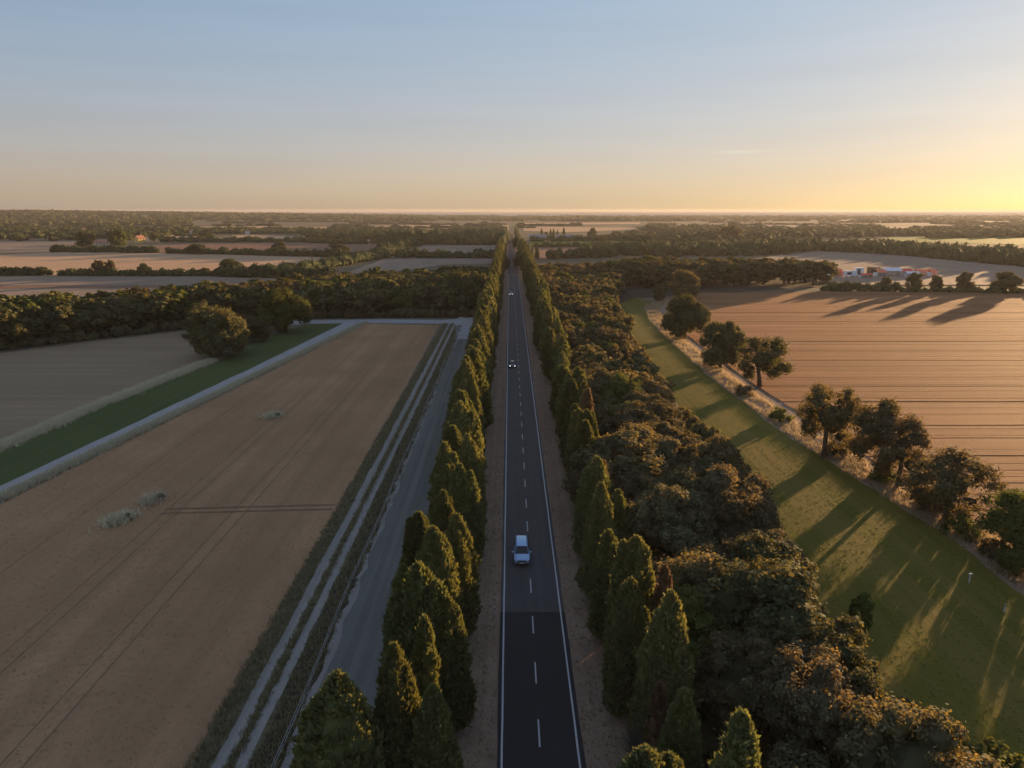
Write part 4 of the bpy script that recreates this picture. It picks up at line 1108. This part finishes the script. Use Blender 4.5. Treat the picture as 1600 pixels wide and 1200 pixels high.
# ------------------------------------------------------------------ vehicles
glass = flat_mat('car_glass', (.012, .014, .018), .08, 0, .6)
tyre_m = flat_mat('tyre_rubber', (.018, .018, .018), .85)
rim_m = flat_mat('wheel_rim', (.42, .42, .43), .3, .8)
trim_m = flat_mat('black_trim', (.02, .02, .022), .5)
chrome = flat_mat('grey_plastic', (.12, .12, .125), .4)
plate_m = flat_mat('number_plate', (.7, .7, .68), .5)
lamp_off = flat_mat('lamp_glass', (.62, .64, .68), .12)
lamp_on = flat_mat('lit_headlight', (.9, .9, .9), .2, emit=(1.0, .97, .92, .7))
red_m = flat_mat('tail_lamp', (.35, .02, .015), .25)
def car(name, label, loc, paint, st, cowl, roof0, roof1, tail, W, wheel_y, wheel_r, lit, rails=False, cat='car'):
    """st: stations front to back (y, half width low, z low, half width belt, z belt, half width top, z top)"""
    o = empty(name, (loc[0], loc[1], .066)); tag(o, label, cat)
    mb = MB(); n = 12; rings = []
    for (y, wl_, zl, wb, zb, wt, zt) in st:
        h = [(wl_ * .94, zl), (wl_, zl + .12), (wb * 1.01, (zl + zb) / 2), (wb, zb), (wt + .01, zt - .07), (wt - .13, zt)]
        rings += [(x, y, z) for x, z in h] + [(-x, y, z) for x, z in h[::-1]]
    fs = []
    for i in range(len(st) - 1):
        for k in range(n):
            fs.append((i * n + k, i * n + (k + 1) % n, (i + 1) * n + (k + 1) % n, (i + 1) * n + k))
    fs.append(tuple(range(n))[::-1]); fs.append(tuple((len(st) - 1) * n + k for k in range(n)))
    mb.add(rings, fs)
    body = mb.build('body', paint, o)
    bv = body.modifiers.new('bevel', 'BEVEL'); bv.width = .05; bv.segments = 2; bv.limit_method = 'ANGLE'; bv.angle_limit = math.radians(12)
    body.data.polygons.foreach_set('use_smooth', [True] * len(body.data.polygons))
    S = {i: st[i] for i in range(len(st))}
    c, r0, r1, tl = S[cowl], S[roof0], S[roof1], S[tail]
    e = .018
    # windscreen, rear window
    MB().slab([(-(c[5] - .02), c[0] + .03, c[6] + .0), ((c[5] - .02), c[0] + .03, c[6] + .0), (r0[5] - .06, r0[0] - .05, r0[6] - .06), (-(r0[5] - .06), r0[0] - .05, r0[6] - .06)], .03).build('windscreen', glass, o)
    MB().slab([((r1[5] - .08), r1[0] + .03, r1[6] - .03), ((tl[3] - .12), tl[0] + .005, tl[4] + .12), (-(tl[3] - .12), tl[0] + .005, tl[4] + .12), (-(r1[5] - .08), r1[0] + .03, r1[6] - .03)][::-1], .03).build('rear_window', glass, o)
    # side windows between belt and roof
    span = r1[0] - r0[0]
    for s in (-1, 1):
        for u0, u1 in ((-.02, .30), (.34, .66), (.70, .98)):
            def P(u, top):
                y = r0[0] + span * u; j = max(i for i in range(len(st) - 1) if st[i][0] <= y)
                a, b = st[j], st[j + 1]; t = (y - a[0]) / (b[0] - a[0])
                g_ = [a[q] + (b[q] - a[q]) * t for q in range(7)]
                k = .14 if not top else .90
                return Vector((s * (g_[3] + (g_[5] + .01 - g_[3]) * k), y, g_[4] + (g_[6] - .07 - g_[4]) * k))
            q = [P(u0, 0), P(u1, 0), P(u1, 1), P(u0, 1)]
            if s < 0: q = q[::-1]
            MB().slab(q, e).build('side_window', glass, o)
    for s in (-1, 1):
        for wy in wheel_y:
            x0 = s * (W / 2 - .20)
            wmb = MB().tube([(x0, wy, wheel_r), (x0 + s * .205, wy, wheel_r)], [wheel_r] * 2, 18)
            wo_ = wmb.build('wheel', tyre_m, o)
            MB().tube([(x0 + s * .19, wy, wheel_r), (x0 + s * .215, wy, wheel_r)], [wheel_r * .64] * 2, 14).build('rim', rim_m, wo_)
    f, f2 = st[0], st[1]
    for s in (-1, 1):
        MB().slab([(s * (f2[3] - .36), f[0] - .015, f[4] - .13), (s * (f2[3] - .07), f2[0] - .05, f2[4] - .17), (s * (f2[3] - .07), f2[0] - .01, f2[4] - .01), (s * (f2[3] - .34), f[0] + .0, f[4] + .01)][::s], .04).build('headlight', lamp_on if lit else lamp_off, o)
        MB().box(*sorted((s * (W / 2 + .02), s * (W / 2 + .24))), c[0] + .32, c[0] + .46, c[4] + .02, c[4] + .22).build('wing_mirror', paint if not lit else trim_m, o)
        MB().box(*sorted((s * (tl[3] - .14), s * (tl[3] - .01))), tl[0] - .02, tl[0] + .04, tl[4] - .25, tl[4] + .1).build('tail_light', red_m, o)
    MB().box(-.42, .42, f[0] - .02, f[0] + .05, f[4] - .14, f[4] + .0).build('grille', trim_m, o)
    MB().box(-.62, .62, f[0] - .07, f[0] + .10, f[2] + .02, f[2] + .20).build('bumper', chrome, o)
    MB().box(-.26, .26, f[0] - .085, f[0] - .06, f[2] + .06, f[2] + .17).build('number_plate', plate_m, o)
    if rails:
        for s in (-1, 1):
            MB().tube([(s * (r0[5] - .08), r0[0] + .25, r0[6] + .03), (s * (r0[5] - .08), r0[0] + .3, r0[6] + .07), (s * (r1[5] - .08), r1[0] - .3, r1[6] + .07), (s * (r1[5] - .08), r1[0] - .25, r1[6] + .02)], [.022] * 4, 5).build('roof_rail', trim_m, o)
    return o
van_st = [(-2.36, .74, .34, .74, .74, .66, .80), (-2.22, .88, .26, .88, .84, .76, .93), (-1.42, .92, .24, .92, 1.0, .76, 1.10), (-.62, .92, .24, .92, 1.03, .70, 1.78),
          (.5, .92, .24, .92, 1.05, .72, 1.86), (1.95, .92, .26, .92, 1.05, .70, 1.82), (2.22, .90, .30, .90, 1.04, .72, 1.45), (2.36, .84, .36, .84, 1.0, .74, 1.06)]
vx, vy = G(815.5, 886)
car('silver_van', 'silver-blue people carrier driving towards the camera, nearest vehicle on the road', (vx, vy + 2.36, 0), flat_mat('silver_blue_paint', (.38, .52, .70), .25, .4, var=.02), van_st, 2, 3, 5, 6, 1.84, (-1.45, 1.45), .33, False, True, 'van')
hb = [(-2.05, .68, .32, .68, .66, .60, .70), (-1.92, .84, .22, .84, .74, .72, .80), (-.95, .87, .20, .87, .88, .72, .97), (-.20, .87, .20, .87, .90, .62, 1.42),
      (.55, .87, .20, .87, .92, .63, 1.46), (1.45, .87, .22, .87, .92, .60, 1.40), (1.90, .85, .26, .85, .90, .70, 1.02), (2.05, .78, .34, .78, .82, .70, .88)]
vx, vy = G(800.8, 576)
car('dark_car', 'black car with lit headlights and pale reflecting roof, second vehicle up the road', (vx, vy + 2.05, 0), flat_mat('black_paint', (.02, .021, .024), .12, .0, .8), hb, 2, 3, 5, 6, 1.74, (-1.28, 1.28), .31, True)
vx, vy = G(798.6, 462)
car('white_car', 'white car with lit headlights, farthest vehicle up the road', (vx, vy + 2.05, 0), flat_mat('white_paint', (.66, .67, .68), .25), hb, 2, 3, 5, 6, 1.74, (-1.28, 1.28), .31, True)

# ------------------------------------------------------------------ buildings and tents far off
wall_c = flat_mat('cream_wall', (.55, .47, .36), .9, var=.1)
wall_y = flat_mat('ochre_wall', (.72, .48, .14), .9, var=.08)
wall_w = flat_mat('white_wall', (.72, .70, .66), .9, var=.06)
wall_g = flat_mat('shade_toned_white_wall', (.30, .28, .26), .9, var=.1)  # white wall with the shade of the trees put into its colour
roof_r = flat_mat('terracotta_roof', (.42, .17, .10), .85, var=.15)
roof_g = flat_mat('grey_roof', (.25, .24, .23), .85, var=.1)
win_m = flat_mat('dark_window', (.03, .035, .04), .2)
door_m = flat_mat('brown_door', (.12, .07, .04), .6)
def house(px, py, L_, W_, h, rh, rz, wm, rm, label, name='farmhouse', cat='house'):
    x, y = G(px, py); o = empty(name, (x, y, 0), rz); tag(o, label, cat, 'far buildings')
    a, b = L_ / 2, W_ / 2
    MB().add([(-a, -b, 0), (a, -b, 0), (a, b, 0), (-a, b, 0), (-a, -b, h), (a, -b, h), (a, b, h), (-a, b, h), (-a, 0, h + rh), (a, 0, h + rh)],
             [(0, 1, 5, 4), (1, 2, 6, 9, 5), (2, 3, 7, 6), (3, 0, 4, 8, 7)]).build('wall', wm, o)
    e = .5
    for s in (-1, 1):
        q = [(-a - e, s * (b + e), h - .1 - rh * e / b), (a + e, s * (b + e), h - .1 - rh * e / b), (a + e, 0, h + rh + .05), (-a - e, 0, h + rh + .05)]
        ro = MB().slab(q if s < 0 else q[::-1], .18).build('roof', rm, o)
        if s < 0: MB().box(a * .4, a * .4 + .9, .1, 1.0, h + rh - .6, h + rh + 1.3).build('chimney', wm, ro)
    k = max(2, int(L_ / 4))
    for i in range(k):
        cx_ = -a + L_ * (i + .5) / k
        for zz in ([1.2] if h < 4.5 else [1.1, 4.0]):
            if i == k // 2 and zz < 2:
                MB().box(cx_ - .6, cx_ + .6, -b - .06, -b + .02, 0, 2.3).build('door', door_m, o)
            else:
                MB().box(cx_ - .55, cx_ + .55, -b - .05, -b + .02, zz, zz + 1.4).build('window', win_m, o)
    return o
house(93, 362, 18, 9, 5.5, 2.4, .25, wall_c, roof_r, 'farmhouse with pinkish red roof among trees, leftmost of the far farms')
house(130, 364.5, 12, 9, 5.5, 2.5, .9, wall_w, roof_r, 'small bright farmhouse next to the leftmost red-roofed farm')
house(45, 363.5, 20, 9, 4, 2, .1, wall_c, roof_g, 'low pale farm building at the left picture edge among trees')
house(174, 366.5, 11, 8, 5, 2.2, .5, wall_c, roof_r, 'little pink farmhouse behind the tall yellow-green tree')
house(190, 365, 12, 8, 5.5, 2.4, .9, wall_w, roof_r, 'bright orange-lit farmhouse behind the tall yellow-green tree')
house(164, 382.5, 40, 11, 3.2, 3.0, .02, wall_c, roof_r, 'long low barn with dull red roof beside the yellow-green tree', 'barn', 'barn')
house(219, 379.5, 9, 10, 5.5, 3.4, 1.0, wall_y, roof_r, 'farmhouse with glowing ochre yellow gable wall')
house(228, 379, 5, 5, 4, 1.6, .6, wall_w, roof_g, 'tiny white shed beside the ochre gable', 'shed', 'shed')
house(223, 363.5, 6, 5, 4, 1.6, .7, wall_w, roof_g, 'tiny white shed in the far tree belt, nearest the yellow-green tree', 'shed', 'shed')
house(285, 365, 7, 6, 5, 2, .7, wall_w, roof_g, 'white shed in the far tree belt before the pinkish field', 'shed', 'shed')
house(300, 364.8, 5, 5, 4, 1.6, .7, wall_w, roof_g, 'smaller white shed right beside the white one in the belt', 'shed', 'shed')
house(387, 366.5, 6, 5, 4.5, 1.8, .7, wall_w, roof_g, 'white shed beside the small bright field between far hedges', 'shed', 'shed')
house(884, 376.5, 26, 10, 5.5, 2.6, -.08, wall_g, roof_g, 'long white cottage in shade behind pointed cypresses', 'cottage', 'house')
house(840, 376.5, 22, 10, 6.0, 2.6, -.08, wall_g, roof_g, 'shaded grey-roofed house beside the avenue next to the cottage', 'cottage', 'house')
# fair ground behind the wheat
red_c = flat_mat('red_canvas', (.72, .10, .055), .7, var=.08)
org_c = flat_mat('orange_canvas', (.85, .22, .10), .7, var=.08)
wht_c = flat_mat('white_canvas', (.74, .76, .80), .7, var=.05)
dark_c = flat_mat('dark_panel', (.10, .08, .05), .7, var=.15)
def tent(px, py, L_, W_, h, rh, cm, label):
    x, y = G(px, py); o = empty('tent', (x, y, .1)); tag(o, label, 'tent', 'tents behind the wheat')
    a, b = L_ / 2, W_ / 2
    for s in (-1, 1):
        q = [(-a, s * b, h), (a, s * b, h), (a, 0, h + rh), (-a, 0, h + rh)]
        MB().slab(q if s < 0 else q[::-1], .05).build('canvas_roof', cm, o)
    MB().add([(-a, -b, .0), (a, -b, .0), (a, b, .0), (-a, b, .0), (-a, -b, h - .02), (a, -b, h - .02), (a, b, h - .02), (-a, b, h - .02)], [(1, 2, 6, 5), (2, 3, 7, 6), (3, 0, 4, 7)]).build('canvas_wall', wht_c, o)
    n = max(2, int(L_ / 4))
    for k in range(n + 1):
        MB().tube([(-a + L_ * k / n, -b, 0), (-a + L_ * k / n, -b, h)], [.06, .06], 5).build('pole', M['post_white'], o)
def trailer(px, py, L_, h, cm, label, name='trailer'):
    x, y = G(px, py); o = empty(name, (x, y, .1)); tag(o, label, 'trailer', 'trailers behind the wheat')
    MB().box(-L_ / 2, L_ / 2, -1.2, 1.2, .7, h).build('body', cm, o)
    MB().box(-L_ / 2 - .03, L_ / 2 + .03, -1.23, 1.23, h, h + .12).build('roof', wht_c if cm is not dark_c else dark_c, o)
    MB().box(-L_ * .3, L_ * .1, -1.24, -1.19, 1.5, h - .6).build('window', win_m, o)
    for wx in (-L_ * .25, L_ * .25):
        for s in (-1, 1):
            MB().tube([(wx, s * .95, .38), (wx, s * 1.2, .38)], [.38, .38], 12).build('wheel', tyre_m, o)
tent(1304, 432, 7.5, 6, 2.6, 2.0, red_c, 'low red tent beside the end of the back wood')
trailer(1327, 433, 7.0, 3.6, wht_c, 'white caravan-like trailer between the red tent and the tall white one')
trailer(1341, 432, 5.0, 5.2, wht_c, 'tall white box trailer next to the caravan-like one')
trailer(1364, 430, 7.2, 5.0, dark_c, 'dark brown box container behind the tents', 'container')
tent(1375, 432, 6.0, 5, 2.4, 1.8, org_c, 'orange tent below the dark box container')
tent(1391, 431.5, 11.5, 6, 3.4, 1.6, wht_c, 'long white tent past the dark container')
tent(1352, 434, 7, 4, 1.6, 1.0, red_c, 'flat red awning low in front of the dark container')
tent(1412, 431, 8.5, 5, 2.8, 1.5, red_c, 'red tent past the long white tent')
tent(1424, 432.5, 8, 4, 2.0, 1.2, wht_c, 'flat white awning in front of the last red tents')
tent(1440, 430.5, 9.0, 5, 2.6, 1.2, org_c, 'wide orange-red tent near the end of the row')
tent(1456, 432, 4.0, 4, 2.6, 1.8, org_c, 'small orange tent, last of the row')

# ------------------------------------------------------------------ haze
hz, hn, hl, ho = new_mat('haze_air')
pv = hn.new('ShaderNodeVolumePrincipled')
pv.inputs['Color'].default_value = (.33, .32, .33, 1)
pv.inputs['Density'].default_value = 8.5e-5
pv.inputs['Anisotropy'].default_value = .28
hl.new(pv.outputs[0], ho.inputs['Volume'])
haze = MB().box(-32000, 32000, -500, 15000, -2, 45).build('haze', hz)
tag(haze, 'thin warm evening haze over the plain', 'haze', None, 'stuff')
